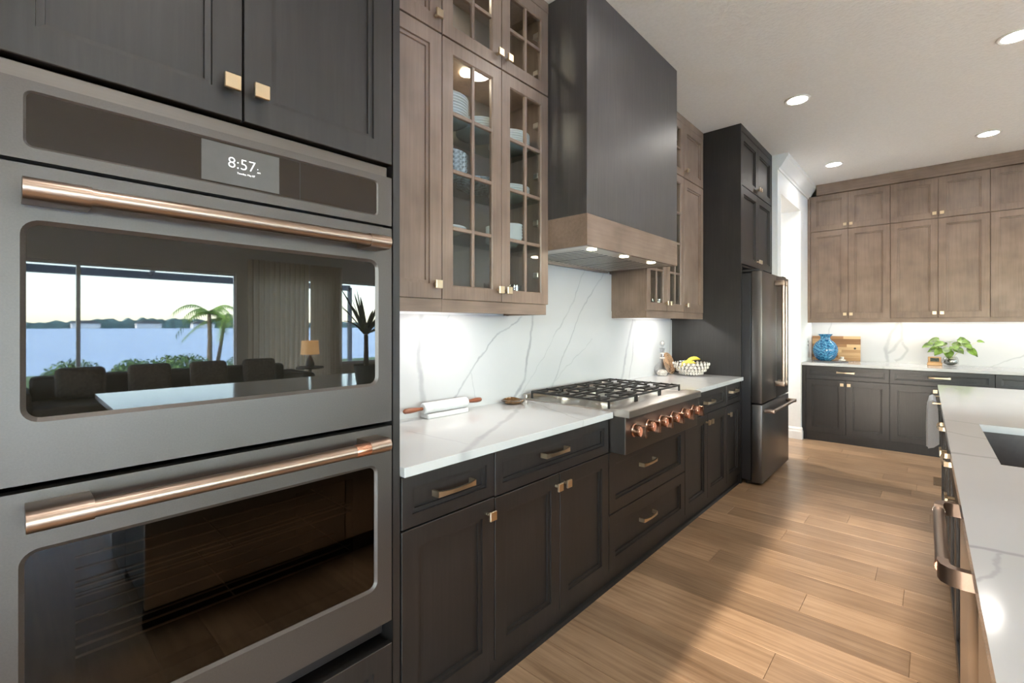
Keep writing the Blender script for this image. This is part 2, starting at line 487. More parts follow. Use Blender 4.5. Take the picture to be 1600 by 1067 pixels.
# ------------------------------------------------------------------ geometry helpers
class G:
    def __init__(s):
        s.v, s.f = [], []
    def add(s, vs, fs):
        o = len(s.v)
        s.v += [tuple(q) for q in vs]
        s.f += [tuple(i + o for i in f) for f in fs]
        return s
    def box(s, x0, x1, y0, y1, z0, z1, b=0.0):
        if b <= 0:
            return s.add([(x0, y0, z0), (x1, y0, z0), (x1, y1, z0), (x0, y1, z0), (x0, y0, z1), (x1, y0, z1), (x1, y1, z1), (x0, y1, z1)],
                         [(0, 3, 2, 1), (4, 5, 6, 7), (0, 1, 5, 4), (1, 2, 6, 5), (2, 3, 7, 6), (3, 0, 4, 7)])
        b = min(b, (x1 - x0) / 2.01, (y1 - y0) / 2.01, (z1 - z0) / 2.01)
        bm = bmesh.new()
        bmesh.ops.create_cube(bm, size=1)
        for v in bm.verts:
            v.co = Vector(((x0 + x1) / 2 + v.co.x * (x1 - x0), (y0 + y1) / 2 + v.co.y * (y1 - y0), (z0 + z1) / 2 + v.co.z * (z1 - z0)))
        bmesh.ops.bevel(bm, geom=bm.edges[:], offset=b, segments=1, affect='EDGES')
        return s.from_bm(bm)
    def rbox(s, x0, x1, y0, y1, z0, z1, b, seg=3):
        b = min(b, (x1 - x0) / 2.01, (y1 - y0) / 2.01, (z1 - z0) / 2.01)
        bm = bmesh.new()
        bmesh.ops.create_cube(bm, size=1)
        for v in bm.verts:
            v.co = Vector(((x0 + x1) / 2 + v.co.x * (x1 - x0), (y0 + y1) / 2 + v.co.y * (y1 - y0), (z0 + z1) / 2 + v.co.z * (z1 - z0)))
        bmesh.ops.bevel(bm, geom=bm.edges[:], offset=b, segments=seg, affect='EDGES', profile=0.5)
        return s.from_bm(bm)
    def from_bm(s, bm):
        bm.verts.index_update()
        s.add([v.co[:] for v in bm.verts], [[v.index for v in f.verts] for f in bm.faces])
        bm.free()
        return s
    def lathe(s, prof, n=24, c=(0, 0, 0), axis='Z', cap=True):
        vs, fs = [], []
        for r, h in prof:
            for k in range(n):
                a = 2 * PI * k / n
                p = (r * math.cos(a), r * math.sin(a), h)
                if axis == 'Y':
                    p = (p[0], p[2], -p[1])
                elif axis == 'X':
                    p = (p[2], p[0], p[1])
                vs.append((p[0] + c[0], p[1] + c[1], p[2] + c[2]))
        for i in range(len(prof) - 1):
            for k in range(n):
                a, b = i * n + k, i * n + (k + 1) % n
                fs.append((a, b, b + n, a + n))
        if cap:
            fs.append(tuple(range(n - 1, -1, -1)))
            fs.append(tuple(range((len(prof) - 1) * n, len(prof) * n)))
        return s.add(vs, fs)
    def tube(s, path, r, n=10, cap=True):
        """circular or (w,h) rectangular section swept along path; r may be a list"""
        P = [Vector(p) for p in path]
        rs = r if isinstance(r, list) else [r] * len(P)
        T = []
        for i in range(len(P)):
            d = P[min(i + 1, len(P) - 1)] - P[max(i - 1, 0)]
            T.append(d.normalized())
        up = Vector((0, 0, 1))
        if abs(T[0].dot(up)) > 0.95:
            up = Vector((0, 1, 0))
        vs, fs = [], []
        nrm = (up - T[0] * up.dot(T[0])).normalized()
        for i, p in enumerate(P):
            nrm = (nrm - T[i] * nrm.dot(T[i])).normalized()
            bi = T[i].cross(nrm)
            for k in range(n):
                a = 2 * PI * k / n
                vs.append(p + (nrm * math.cos(a) + bi * math.sin(a)) * rs[i])
        for i in range(len(P) - 1):
            for k in range(n):
                a, b = i * n + k, i * n + (k + 1) % n
                fs.append((a, b, b + n, a + n))
        if cap:
            fs.append(tuple(range(n - 1, -1, -1)))
            fs.append(tuple(range((len(P) - 1) * n, len(P) * n)))
        return s.add(vs, fs)
    def strip(s, path, hw, ht):
        """rectangular section: path in the xy plane, half height hw along z, half thickness ht in plane"""
        P = [Vector(p) for p in path]
        hws = hw if isinstance(hw, list) else [hw] * len(P)
        vs, fs = [], []
        for i, p in enumerate(P):
            d = (P[min(i + 1, len(P) - 1)] - P[max(i - 1, 0)]).normalized()
            nn = Vector((-d.y, d.x, 0))
            vs += [p + nn * ht + Vector((0, 0, hws[i])), p - nn * ht + Vector((0, 0, hws[i])), p - nn * ht - Vector((0, 0, hws[i])), p + nn * ht - Vector((0, 0, hws[i]))]
        for i in range(len(P) - 1):
            for k in range(4):
                a, b = i * 4 + k, i * 4 + (k + 1) % 4
                fs.append((a, b, b + 4, a + 4))
        fs += [(3, 2, 1, 0), tuple(range(len(P) * 4 - 4, len(P) * 4))]
        return s.add(vs, fs)
    def rings(s, rs, close=False):
        """rectangular rings (x0,x1,z0,z1,y) lofted front to back"""
        vs, fs = [], []
        for x0, x1, z0, z1, y in rs:
            vs += [(x0, y, z0), (x1, y, z0), (x1, y, z1), (x0, y, z1)]
        n = len(rs)
        for i in range(n if close else n - 1):
            for k in range(4):
                a, b = i * 4 + k, i * 4 + (k + 1) % 4
                c, d = ((i + 1) % n) * 4 + (k + 1) % 4, ((i + 1) % n) * 4 + k
                fs.append((a, b, c, d))
        return s.add(vs, fs)
    def prism(s, poly, h0, h1, axis='Z'):
        n = len(poly)
        def P(a, b, h):
            return {'Z': (a, b, h), 'Y': (a, h, b), 'X': (h, a, b)}[axis]
        vs = [P(a, b, h0) for a, b in poly] + [P(a, b, h1) for a, b in poly]
        fs = [tuple(range(n - 1, -1, -1)), tuple(range(n, 2 * n))] + [(i, (i + 1) % n, (i + 1) % n + n, i + n) for i in range(n)]
        return s.add(vs, fs)
    def sphere(s, c, r, n=12, m=8, sc=(1, 1, 1)):
        prof = []
        vs, fs = [], []
        for i in range(1, m):
            t = PI * i / m
            for k in range(n):
                a = 2 * PI * k / n
                vs.append((c[0] + r * sc[0] * math.sin(t) * math.cos(a), c[1] + r * sc[1] * math.sin(t) * math.sin(a), c[2] - r * sc[2] * math.cos(t)))
        b0, t0 = len(vs), len(vs) + 1
        vs += [(c[0], c[1], c[2] - r * sc[2]), (c[0], c[1], c[2] + r * sc[2])]
        for i in range(m - 2):
            for k in range(n):
                a, b = i * n + k, i * n + (k + 1) % n
                fs.append((a, b, b + n, a + n))
        for k in range(n):
            fs.append((b0, (k + 1) % n, k))
            fs.append((t0, (m - 2) * n + k, (m - 2) * n + (k + 1) % n))
        return s.add(vs, fs)
    def mesh(s, name, mat, smooth=None):
        me = bpy.data.meshes.new(name)
        me.from_pydata(s.v, [], s.f)
        bm = bmesh.new()
        bm.from_mesh(me)
        bmesh.ops.recalc_face_normals(bm, faces=bm.faces)
        bm.to_mesh(me)
        bm.free()
        if smooth:
            me.polygons.foreach_set('use_smooth', [True] * len(me.polygons))
            me.set_sharp_from_angle(angle=R(smooth))
        me.materials.append(M[mat])
        return me

def link(name, data, parent=None, loc=(0, 0, 0), rot=(0, 0, 0)):
    o = bpy.data.objects.new(name, data)
    col.objects.link(o)
    o.parent = parent
    o.location = loc
    o.rotation_euler = rot
    return o

def part(name, g, mat, parent, loc=(0, 0, 0), rot=(0, 0, 0), smooth=None, label=None):
    o = link(name, g.mesh(name, mat, smooth) if isinstance(g, G) else g, parent, loc, rot)
    if label:
        o['label'] = label
    return o

def tag(o, label=None, cat=None, group=None, kind=None):
    if label:
        o['label'] = label
    if cat:
        o['category'] = cat
    if group:
        o['group'] = group
    if kind:
        o['kind'] = kind
    return o

def thing(name, label, cat, loc=(0, 0, 0), rz=0, group=None):
    return tag(link(name, None, None, loc, (0, 0, rz)), label, cat, group)

def solo(name, g, mat, label, cat, loc=(0, 0, 0), rot=(0, 0, 0), group=None, smooth=None):
    return tag(part(name, g, mat, None, loc, rot, smooth), label, cat, group)

def struct(name, g, mat, parent=None, label=None, loc=(0, 0, 0)):
    o = part(name, g, mat, parent, loc)
    if parent is None:
        o['kind'] = 'structure'
    if label:
        o['label'] = label
    return o

def lamp(name, kind, loc, energy, color=(1, 1, 1), size=0.1, size_y=None, rot=(0, 0, 0), spread=None, blend=None, angle=None):
    d = bpy.data.lights.new(name, kind)
    d.energy = energy
    d.color = color
    if kind == 'AREA':
        d.shape = 'RECTANGLE' if size_y else 'DISK'
        d.size = size
        if size_y:
            d.size_y = size_y
        if spread:
            d.spread = spread
    else:
        d.shadow_soft_size = size
        if kind == 'SPOT':
            d.spot_size = angle
            d.spot_blend = blend or 0.3
    o = bpy.data.objects.new(name, d)
    col.objects.link(o)
    o.location = loc
    o.rotation_euler = rot
    return o

LEFT = R(90)     # a unit on the long run: local x -> world +y, local y -> into the wall
def left_unit(name, label, cat, y0, x=FACE, group=None):
    return thing(name, label, cat, (x, y0, 0), LEFT, group)

# ---- shared hardware meshes
def knob_mesh():
    g = G()
    g.lathe([(0.0065, 0.0), (0.0065, 0.024)], 8, axis='Y')
    g2 = G()
    for v in g.v:
        g2.v.append((v[0], -abs(v[1]), v[2]))
    g2.f = g.f
    g2.box(-0.017, 0.017, -0.032, -0.022, -0.017, 0.017, 0.0015)
    return g2.mesh('knob', 'brass')
KNOB = knob_mesh()

def pull_mesh(L=0.16):
    g = G()
    pts, hw = [], []
    n = 13
    for i in range(n):
        t = -1 + 2 * i / (n - 1)
        x = t * L / 2
        y = -0.030 - 0.008 * (1 - t * t) * 1.0
        pts.append((x, y, 0))
        hw.append(0.006 + 0.004 * abs(t) ** 3)
    pts = [(-L / 2 - 0.002, 0.0, 0), (-L / 2 - 0.001, -0.018, 0)] + pts + [(L / 2 + 0.001, -0.018, 0), (L / 2 + 0.002, 0.0, 0)]
    hw = [0.010, 0.010] + hw + [0.010, 0.010]
    g.strip(pts, hw, 0.0042)
    return g.mesh('pull', 'brass')
PULL = pull_mesh()

def knob(parent, x, z):
    return part('knob', KNOB, None, parent, (x, 0, z))
def pull(parent, x, z):
    return part('pull', PULL, None, parent, (x, 0, z))

def door(parent, x0, x1, z0, z1, mat, name='door', rail=0.062, t=0.020, kn=None, pl=None, gap=0.0015, pmat=None):
    x0, x1, z0, z1 = x0 + gap, x1 - gap, z0 + gap, z1 - gap
    def rg(i, y):
        return (x0 + i, x1 - i, z0 + i, z1 - i, y)
    g = G()
    g.rings([rg(0, t), rg(0, 0.0015), rg(0.0015, 0), rg(rail, 0), rg(rail + 0.001, 0.008), rg(rail + 0.013, 0.009), rg(rail + 0.014, 0.0168), rg(rail + 0.014, t)], close=True)
    d = part(name, g, mat, parent)
    part('panel', G().box(x0 + rail + 0.012, x1 - rail - 0.012, 0.0165, t - 0.0005, z0 + rail + 0.012, z1 - rail - 0.012), pmat or mat, d)
    if kn:
        for k in ([kn] if isinstance(kn[0], (int, float)) else kn):
            knob(d, *k)
    if pl:
        pull(d, *pl)
    return d

def slab_front(parent, x0, x1, z0, z1, mat, name='drawer_front', t=0.020, pl=None, gap=0.0015):
    d = part(name, G().box(x0 + gap, x1 - gap, 0, t, z0 + gap, z1 - gap, 0.0015), mat, parent)
    if pl:
        pull(d, *pl)
    return d

def glass_door(parent, x0, x1, z0, z1, mat, rows, kn=None, rail=0.060, t=0.020, gap=0.0015, cols=2):
    x0, x1, z0, z1 = x0 + gap, x1 - gap, z0 + gap, z1 - gap
    def rg(i, y):
        return (x0 + i, x1 - i, z0 + i, z1 - i, y)
    g = G()
    g.rings([rg(0, t), rg(0, 0.0015), rg(0.0015, 0), rg(rail - 0.003, 0), rg(rail + 0.002, 0.006), rg(rail + 0.002, t)], close=True)
    d = part('door', g, mat, parent)
    ix0, ix1, iz0, iz1 = x0 + rail, x1 - rail, z0 + rail, z1 - rail
    mw = 0.0085
    xs = [ix0 + (ix1 - ix0) * i / cols for i in range(cols + 1)]
    zs = [iz0 + (iz1 - iz0) * i / rows for i in range(rows + 1)]
    for x in xs[1:-1]:
        part('muntin', G().box(x - mw, x + mw, 0.003, 0.0185, iz0, iz1, 0.002), mat, d)
    for z in zs[1:-1]:
        for i in range(cols):
            part('muntin', G().box(xs[i] + (mw if i else 0), xs[i + 1] - (mw if i < cols - 1 else 0), 0.0035, 0.018, z - mw, z + mw, 0.002), mat, d)
    for i in range(cols):
        for j in range(rows):
            part('pane', G().box(xs[i] + 0.003, xs[i + 1] - 0.003, 0.012, 0.0135, zs[j] + 0.003, zs[j + 1] - 0.003), 'glass', d)
    if kn:
        knob(d, *kn)
    return d

def carcass(parent, x0, x1, y0, y1, z0, z1, mat, t=0.018, name='carcass', open_front=False, inner=None, mid=None):
    if not open_front:
        return part(name, G().box(x0, x1, y0, y1, z0, z1), mat, parent)
    g = G()
    g.box(x0, x0 + t, y0, y1, z0, z1)
    g.box(x1 - t, x1, y0, y1, z0, z1)
    g.box(x0 + t, x1 - t, y0, y1, z0, z0 + t)
    g.box(x0 + t, x1 - t, y0, y1, z1 - t, z1)
    if mid:
        g.box(x0 + t, x1 - t, y0, y1, mid - t / 2, mid + t / 2)
    c = part(name, g, mat, parent)
    part('back_panel', G().box(x0 + t, x1 - t, y1 - 0.008, y1, z0 + t, z1 - t), inner or mat, parent)
    return c

# ================================================================== SETTING
# floor base + planks
fl = struct('floor', G().box(-3.2, ROOM_X, REAR_Y, FARW, -0.06, -0.004), 'groove')
PW = 0.192
y = REAR_Y
rowi = 0
plank_lens = [1.22]
while y < FARW - 0.01:
    y1 = min(y + PW, FARW)
    if y1 > 0.3:
        x = -2.4 - random.random() * 1.2
        cuts = []
        while x < 2.0:
            x2 = min(x + 1.22, 2.0)
            a, b = max(x, -3.0), x2
            if b - a > 0.05 and b > -1.5:
                L = b - a
                cx, cy = (a + b) / 2, (y + y1) / 2
                g = G().box(-L / 2 + 0.0007, L / 2 - 0.0007, -(y1 - y) / 2 + 0.0007, (y1 - y) / 2 - 0.0007, -0.004, 0.0, 0.0008)
                part('plank', g, 'oak', fl, (cx, cy, 0))
            x += 1.22
    y += PW
    rowi += 1
# the rest of the floor out of sight: long boards of the same oak
part('floor_boards', G().box(2.0, ROOM_X, REAR_Y, FARW, -0.004, 0.0), 'oak', fl)
part('floor_boards', G().box(-3.2, 2.0, REAR_Y, y1 - PW * math.floor((y1 - 0.3) / PW) - PW + 0.0 if False else 0.224, -0.004, 0.0), 'oak', fl)

struct('ceiling', G().box(-3.2, ROOM_X + 0.2, REAR_Y - 0.2, FARW + 0.2, CEIL, CEIL + 0.12), 'ceil')
struct('wall_left', G().box(WALL - 0.14, WALL, REAR_Y, 5.27, 0, CEIL), 'white')
# short return wall beside the oven tower (out of the frame)
struct('wall_return', G().box(WALL, -0.735, -0.30, -0.16, 0, CEIL), 'white')
# thick white wall after the fridge with a passage through it
g = G()
g.box(-1.95, STUB, 5.272, 5.416, 0, CEIL)
g.box(-1.95, STUB, 5.416, 6.380, 2.72, CEIL)
g.box(-1.95, STUB, 6.380, FARW, 0, CEIL)
struct('wall_passage', g, 'white')
struct('wall_hall', G().box(-3.2, -3.06, 5.0, FARW, 0, CEIL), 'white')
struct('wall_hall_side', G().box(-3.06, -1.95, 4.9, 5.03, 0, CEIL), 'white')
struct('wall_far', G().box(-3.2, ROOM_X + 0.2, FARW, FARW + 0.14, 0, CEIL), 'white')
# rear wall behind the camera: glazed door, plus a window added for sunlight
g = G()
g.box(WALL - 0.14, -1.0, REAR_Y - 0.14, REAR_Y, 0, CEIL)
g.box(-1.0, 0.04, REAR_Y - 0.14, REAR_Y, 2.62, CEIL)
g.box(0.04, 2.0, REAR_Y - 0.14, REAR_Y, 0, CEIL)
g.box(2.0, 4.7, REAR_Y - 0.14, REAR_Y, 2.62, CEIL)
g.box(4.7, ROOM_X + 0.2, REAR_Y - 0.14, REAR_Y, 0, CEIL)
struct('wall_rear', g, 'white')
def window(name, axis, pos, a0, a1, z0, z1, cols, gl='glass'):
    g = G()
    fw = 0.05
    def bx(p0, p1, q0, q1):
        if axis == 'Y':
            g.box(p0, p1, pos - 0.10, pos - 0.04, q0, q1, 0.004)
        else:
            g.box(pos + 0.04, pos + 0.10, p0, p1, q0, q1, 0.004)
    bx(a0, a1, z0, z0 + fw); bx(a0, a1, z1 - fw, z1)
    wd = (a1 - a0) / cols
    for i in range(cols + 1):
        c = a0 + wd * i
        bx(max(a0, c - fw / 2), min(a1, c + fw / 2), z0 + fw, z1 - fw)
    o = struct(name, g, 'frame')
    for i in range(cols):
        c0, c1 = a0 + wd * i + fw / 2, a0 + wd * (i + 1) - fw / 2
        q = G().box(c0, c1, pos - 0.073, pos - 0.067, z0 + fw, z1 - fw) if axis == 'Y' else G().box(pos + 0.067, pos + 0.073, c0, c1, z0 + fw, z1 - fw)
        part('pane', q, gl, o)
    return o
window('window_2', 'Y', REAR_Y, -1.0, 0.04, 0, 2.62, 1, 'tinted')
window('bounce_window', 'Y', REAR_Y, 2.0, 4.7, 0, 2.62, 2)  # unseen window added so bounced sun brightens the ceiling
# living room side wall with the lake window
g = G()
g.box(ROOM_X, ROOM_X + 0.14, REAR_Y, -3.6, 0, CEIL)
g.box(ROOM_X, ROOM_X + 0.14, -3.6, 2.95, 2.34, CEIL)
g.box(ROOM_X, ROOM_X + 0.14, 2.95, 3.2, 0, CEIL)
g.box(ROOM_X, ROOM_X + 0.14, 3.2, 4.8, 2.34, CEIL)
g.box(ROOM_X, ROOM_X + 0.14, 4.8, 5.0, 0, CEIL)
g.box(ROOM_X, ROOM_X + 0.14, 5.0, 6.2, 2.34, CEIL)
g.box(ROOM_X, ROOM_X + 0.14, 5.0, 6.2, 0, 0.5)
g.box(ROOM_X, ROOM_X + 0.14, 6.2, FARW, 0, CEIL)
struct('wall_right', g, 'wallgrey')
window('window_1', 'X', ROOM_X, -3.6, 2.95, 0, 2.34, 3)
window('window_5', 'X', ROOM_X, 3.2, 4.8, 0, 2.34, 1)
window('window_3', 'X', ROOM_X, 5.0, 6.2, 0.5, 2.34, 1)
for nm, loc, sx, sy, rot in (('window_portal', (ROOM_X + 0.02, -0.325, 1.17), 6.5, 2.3, (0, R(90), 0)), ('window_portal', (-0.48, REAR_Y - 0.02, 1.31), 1.04, 2.6, (R(90), 0, 0))):
    o = lamp(nm, 'AREA', loc, 1, size=sx, size_y=sy, rot=rot)
    if nm == 'window_portal' and rot[1]:
        o.data.size, o.data.size_y = 2.3, 6.5
    o.data.cycles.is_portal = True

# crown moulding and baseboards on the passage wall
prof = [(0, 0), (0, -0.15), (0.012, -0.15), (0.016, -0.135), (0.03, -0.125), (0.075, -0.055), (0.082, -0.04), (0.095, -0.03), (0.095, 0)]
struct('trim_1', G().prism([(STUB + a, CEIL + b) for a, b in prof], 5.274, FARU + 0.02, 'Y'), 'trim', label='white crown moulding along the passage wall')
bprof = [(0, 0), (0.018, 0), (0.018, 0.09), (0.012, 0.105), (0.012, 0.12), (0.006, 0.135), (0, 0.14)]
struct('baseboard_passage', G().prism([(6.380 - a, b) for a, b in bprof], -1.95, STUB + 0.016, 'X'), 'trim', label='white stepped baseboard in the passage opening')
struct('baseboard_return', G().prism([(STUB + a, b) for a, b in bprof], 6.365, 6.43, 'Y'), 'trim')

# ================================================================== OVEN TOWER
t = left_unit('oven_tower_cabinet', 'tall charcoal oven cabinet at the near end of the run', 'cabinet', -0.05)
W = 0.873
carc = G()
carc.box(0.0, 0.022, 0.0, 0.615, 0.0, 3.03)
carc.box(W - 0.024, W, 0.0, 0.615, 0.0, 3.03)
carc.box(0.022, W - 0.024, 0.05, 0.615, 0.09, 0.10)
carc.box(0.022, W - 0.024, 0.021, 0.615, 1.842, 3.03)
carc.box(0.022, W - 0.024, 0.021, 0.615, 0.11, 0.37)
part('carcass', carc, 'dark', t)
part('oven_recess', G().box(0.022, W - 0.024, 0.58, 0.60, 0.37, 1.842), 'black', t)
part('toe_board', G().box(0.022, W - 0.024, 0.045, 0.06, 0, 0.09), 'dark', t)
part('crown', G().box(0.0, W, 0.0, 0.615, 3.03, CEIL - 0.002), 'dark', t)
door(t, 0.024, 0.4335, 1.838, 3.03, 'dark', kn=(0.404, 1.913))
door(t, 0.4345, W - 0.026, 1.838, 3.03, 'dark', kn=(0.467, 1.913))
door(t, 0.024, W - 0.026, 0.105, 0.386, 'dark', name='drawer_front', pl=(0.43, 0.25))

# ================================================================== DOUBLE WALL OVEN
ov = left_unit('double_wall_oven', 'graphite steel double wall oven with bronze bar handles', 'oven', -0.026)
OW = 0.820
part('chassis', G().box(0.012, OW - 0.012, 0.03, 0.56, 1.07, 1.80), 'black', ov)
part('top_vent_trim', G().box(0.006, OW - 0.006, 0.016, 0.06, 1.803, 1.834, 0.002), 'steeldark', ov)
part('bottom_vent', G().box(0.01, OW - 0.01, 0.035, 0.10, 0.405, 0.447, 0.002), 'black', ov)

def rrect(x0, x1, z0, z1, r, n=6):
    p = []
    for cx, cz, a0 in ((x1 - r, z1 - r, 0), (x0 + r, z1 - r, 90), (x0 + r, z0 + r, 180), (x1 - r, z0 + r, 270)):
        for i in range(n + 1):
            a = R(a0 + 90 * i / n)
            p.append((cx + r * math.cos(a), cz + r * math.sin(a)))
    return p

def framed_panel(x0, x1, z0, z1, wx0, wx1, wz0, wz1, r, t, lip=0.008):
    """door skin with a rounded window opening and a bevelled lip around it (front at y=0)"""
    n = 6
    inner = rrect(wx0, wx1, wz0, wz1, r, n)
    inner2 = rrect(wx0 + lip, wx1 - lip, wz0 + lip, wz1 - lip, max(r - lip, 0.004), n)
    k = len(inner)
    def proj(px, pz):
        cx, cz = (wx0 + wx1) / 2, (wz0 + wz1) / 2
        return (min(max(px, x0), x1), min(max(pz, z0), z1))
    outer = []
    q = n + 1
    corners = [(x1, z1), (x0, z1), (x0, z0), (x1, z0)]
    for i, (px, pz) in enumerate(inner):
        c = i // q
        j = i % q
        cx, cz = corners[c]
        f = j / n
        # walk from one side to the next through the corner
        horiz_first = c in (0, 2)
        if c == 0:
            pt = (x1, pz + (z1 - pz) * min(1, 2 * f)) if f <= 0.5 else (x1 + (px - x1) * (2 * f - 1), z1)
        elif c == 1:
            pt = (px + (x0 - px) * min(1, 2 * f), z1) if f <= 0.5 else (x0, z1 + (pz - z1) * (2 * f - 1))
        elif c == 2:
            pt = (x0, pz + (z0 - pz) * min(1, 2 * f)) if f <= 0.5 else (x0 + (px - x0) * (2 * f - 1), z0)
        else:
            pt = (px + (x1 - px) * min(1, 2 * f), z0) if f <= 0.5 else (x1, z0 + (pz - z0) * (2 * f - 1))
        outer.append(pt)
    g = G()
    vs = [(a, 0.0, b) for a, b in outer] + [(a, 0.0, b) for a, b in inner] + [(a, lip * 0.75, b) for a, b in inner2] + [(a, t, b) for a, b in inner2] + [(a, t, b) for a, b in outer]
    fs = []
    for s_ in range(4):
        for i in range(k):
            j = (i + 1) % k
            fs.append((s_ * k + i, s_ * k + j, (s_ + 1) * k + j, (s_ + 1) * k + i))
    for i in range(k):
        j = (i + 1) % k
        fs.append((4 * k + i, 4 * k + j, j, i))
    g.add(vs, fs)
    return g, inner2

def oven_handle(parent, x0, x1, z, band=False):
    h = part('handle', G().lathe([(0.0165, x0 + 0.085), (0.0165, x1 - 0.06)], 16, (0, -0.066, z), 'X'), 'bronze', parent, smooth=40)
    def endcap(a, b):
        g = G()
        pr = []
        for i in range(9):
            an = R(-90 + 180 * i / 8)
            pr.append((-0.064 - 0.0195 * math.cos(an), z + 0.0195 * math.sin(an)))
        pr += [(0.0, z + 0.0175), (0.0, z - 0.0175)]
        g.prism(pr, a, b, 'X')
        return g
    part('handle_end', endcap(x0, x0 + 0.088), 'bronze', h, smooth=30)
    part('handle_end', endcap(x1 - 0.063, x1), 'bronze', h, smooth=30)
    if band:
        part('copper_band', G().lathe([(0.0172, x1 - 0.105), (0.0178, x1 - 0.104), (0.0178, x1 - 0.064), (0.0172, x1 - 0.063)], 16, (0, -0.066, z), 'X'), 'copper', h, smooth=40, label='copper coloured band on the handle')
    return h

# control panel
g, inn = framed_panel(0, OW, 1.653, 1.799, 0.048, 0.774, 1.676, 1.781, 0.014, 0.025, 0.004)
cp = part('control_panel', g, 'oven', ov)
part('control_glass', G().prism(inn, 0.003, 0.01, 'Y'), 'ctlglass', cp)
dsp = part('display', G().box(0.325, 0.493, 0.0015, 0.004, 1.683, 1.774), 'display', cp, label='grey clock display reading 8:57')
def text_part(parent, s, x, z, size, mat, name='digits', yy=0.001, thick=0.0006):
    cu = bpy.data.curves.new(name, 'FONT')
    cu.body = s
    cu.size = size
    cu.align_x = 'LEFT'
    cu.offset = -0.016 * size if size > 0.02 else 0
    tmp = bpy.data.objects.new(name, cu)
    col.objects.link(tmp)
    dg = bpy.context.evaluated_depsgraph_get()
    me = bpy.data.meshes.new_from_object(tmp.evaluated_get(dg))
    bpy.data.objects.remove(tmp)
    me.materials.clear()
    me.materials.append(M[mat])
    return link(name, me, parent, (x, yy, z), (R(90), 0, 0))
text_part(dsp, '8:57', 0.377, 1.723, 0.036, 'digits')
text_part(dsp, 'Tuesday, May 07', 0.397, 1.711, 0.0058, 'digits', 'date_line')
text_part(dsp, 'AM', 0.441, 1.722, 0.0055, 'digits', 'day_half')
text_part(dsp, '\u2022', 0.441, 1.729, 0.0085, 'digits', 'signal_mark')
part('control_seam', G().box(0.5448, 0.546, 0.0025, 0.0035, 1.680, 1.777), 'black', cp)

# upper door
g, inn = framed_panel(0, OW, 1.061, 1.645, 0.044, 0.775, 1.172, 1.545, 0.028, 0.028, 0.008)
ud = part('door', g, 'oven', ov)
part('door_glass', G().prism(inn, 0.006, 0.016, 'Y'), 'ovenglass', ud, label='dark reflective oven window')
oven_handle(ud, 0.046, 0.768, 1.588)
# lower door
g, inn = framed_panel(0, OW, 0.454, 1.047, 0.042, 0.772, 0.566, 0.940, 0.028, 0.028, 0.008)
ld = part('door', g, 'oven', ov)
gg = G()
inz = [0.605, 0.915]
gg.rings([(0.05, 0.764, 0.574, 0.932, 0.012), (0.118, 0.700, 0.605, 0.912, 0.012), (0.118, 0.700, 0.605, 0.912, 0.026), (0.05, 0.764, 0.574, 0.932, 0.026)], close=True)
part('window_surround', gg, 'black', ld)
part('door_glass', G().prism(inn, 0.006, 0.009, 'Y'), 'ovenpane', ld, label='tinted window showing the oven racks')
oven_handle(ld, 0.050, 0.768, 1.010, True)
# lower cavity with racks
cv = G()
cv.box(0.06, 0.08, 0.03, 0.52, 0.53, 1.0); cv.box(0.74, 0.76, 0.03, 0.52, 0.53, 1.0)
cv.box(0.08, 0.74, 0.03, 0.52, 0.53, 0.55); cv.box(0.08, 0.74, 0.03, 0.52, 0.98, 1.0); cv.box(0.08, 0.74, 0.50, 0.52, 0.55, 0.98)
cav = part('oven_cavity', cv, 'cavity', ov)
for zr in (0.68, 0.80):
    rk = G()
    for i in range(6):
        yy = 0.06 + i * 0.075
        rk.tube([(0.082, yy, zr), (0.738, yy, zr)], 0.0028, 6)
    rk.tube([(0.082, 0.06, zr + 0.02), (0.738, 0.06, zr + 0.02)], 0.0028, 6)
    for i in range(3):
        xx = 0.10 + i * 0.31
        rk.tube([(xx, 0.06, zr), (xx, 0.45, zr)], 0.0018, 5)
    part('rack', rk, 'steel', cav)

# ================================================================== BASE CABINETS ON THE LONG RUN
BC = 'charcoal base cabinets on the long run'
def base_unit(y0, y1, label, n_doors, drawers=1, knobs=None):
    u = left_unit('base_cabinet', label, 'cabinet', y0, FACE, BC)
    w_ = y1 - y0
    part('carcass', G().box(0.0, w_, 0.021, 0.60, 0.09, 0.880 if drawers else 0.703), 'dark', u)
    part('toe_board', G().box(0.0, w_, 0.026, 0.040, 0.0, 0.09), 'dark', u)
    part('shoe_moulding', G().prism([(0.006, 0.0), (0.026, 0.0), (0.026, 0.018), (0.014, 0.014)], 0, w_, 'X'), 'dark', u)
    return u, w_
u, w_ = base_unit(0.826, 1.242, 'narrow charcoal base cabinet with one drawer and one door beside the ovens', 1)
door(u, 0.003, w_, 0.710, 0.878, 'dark', name='drawer_front', rail=0.040, pl=(0.207, 0.800))
door(u, 0.003, w_, 0.088, 0.707, 'dark', kn=(w_ - 0.036, 0.652))
u, w_ = base_unit(1.243, 2.071, 'wide charcoal base cabinet with long drawer over two doors', 2)
door(u, 0.0, w_ - 0.002, 0.705, 0.878, 'dark', name='drawer_front', rail=0.040, pl=(0.36, 0.805))
door(u, 0.0, 0.411, 0.088, 0.702, 'dark', kn=(0.411 - 0.032, 0.650))
door(u, 0.412, w_ - 0.002, 0.088, 0.702, 'dark', kn=(0.412 + 0.032, 0.650))
u, w_ = base_unit(2.072, 3.045, 'charcoal two drawer base cabinet below the gas rangetop', 0, 0)
door(u, 0.002, w_ - 0.002, 0.383, 0.702, 'dark', name='drawer_front', pl=(0.41, 0.572))
door(u, 0.002, w_ - 0.002, 0.088, 0.380, 'dark', name='drawer_front', pl=(0.41, 0.262))
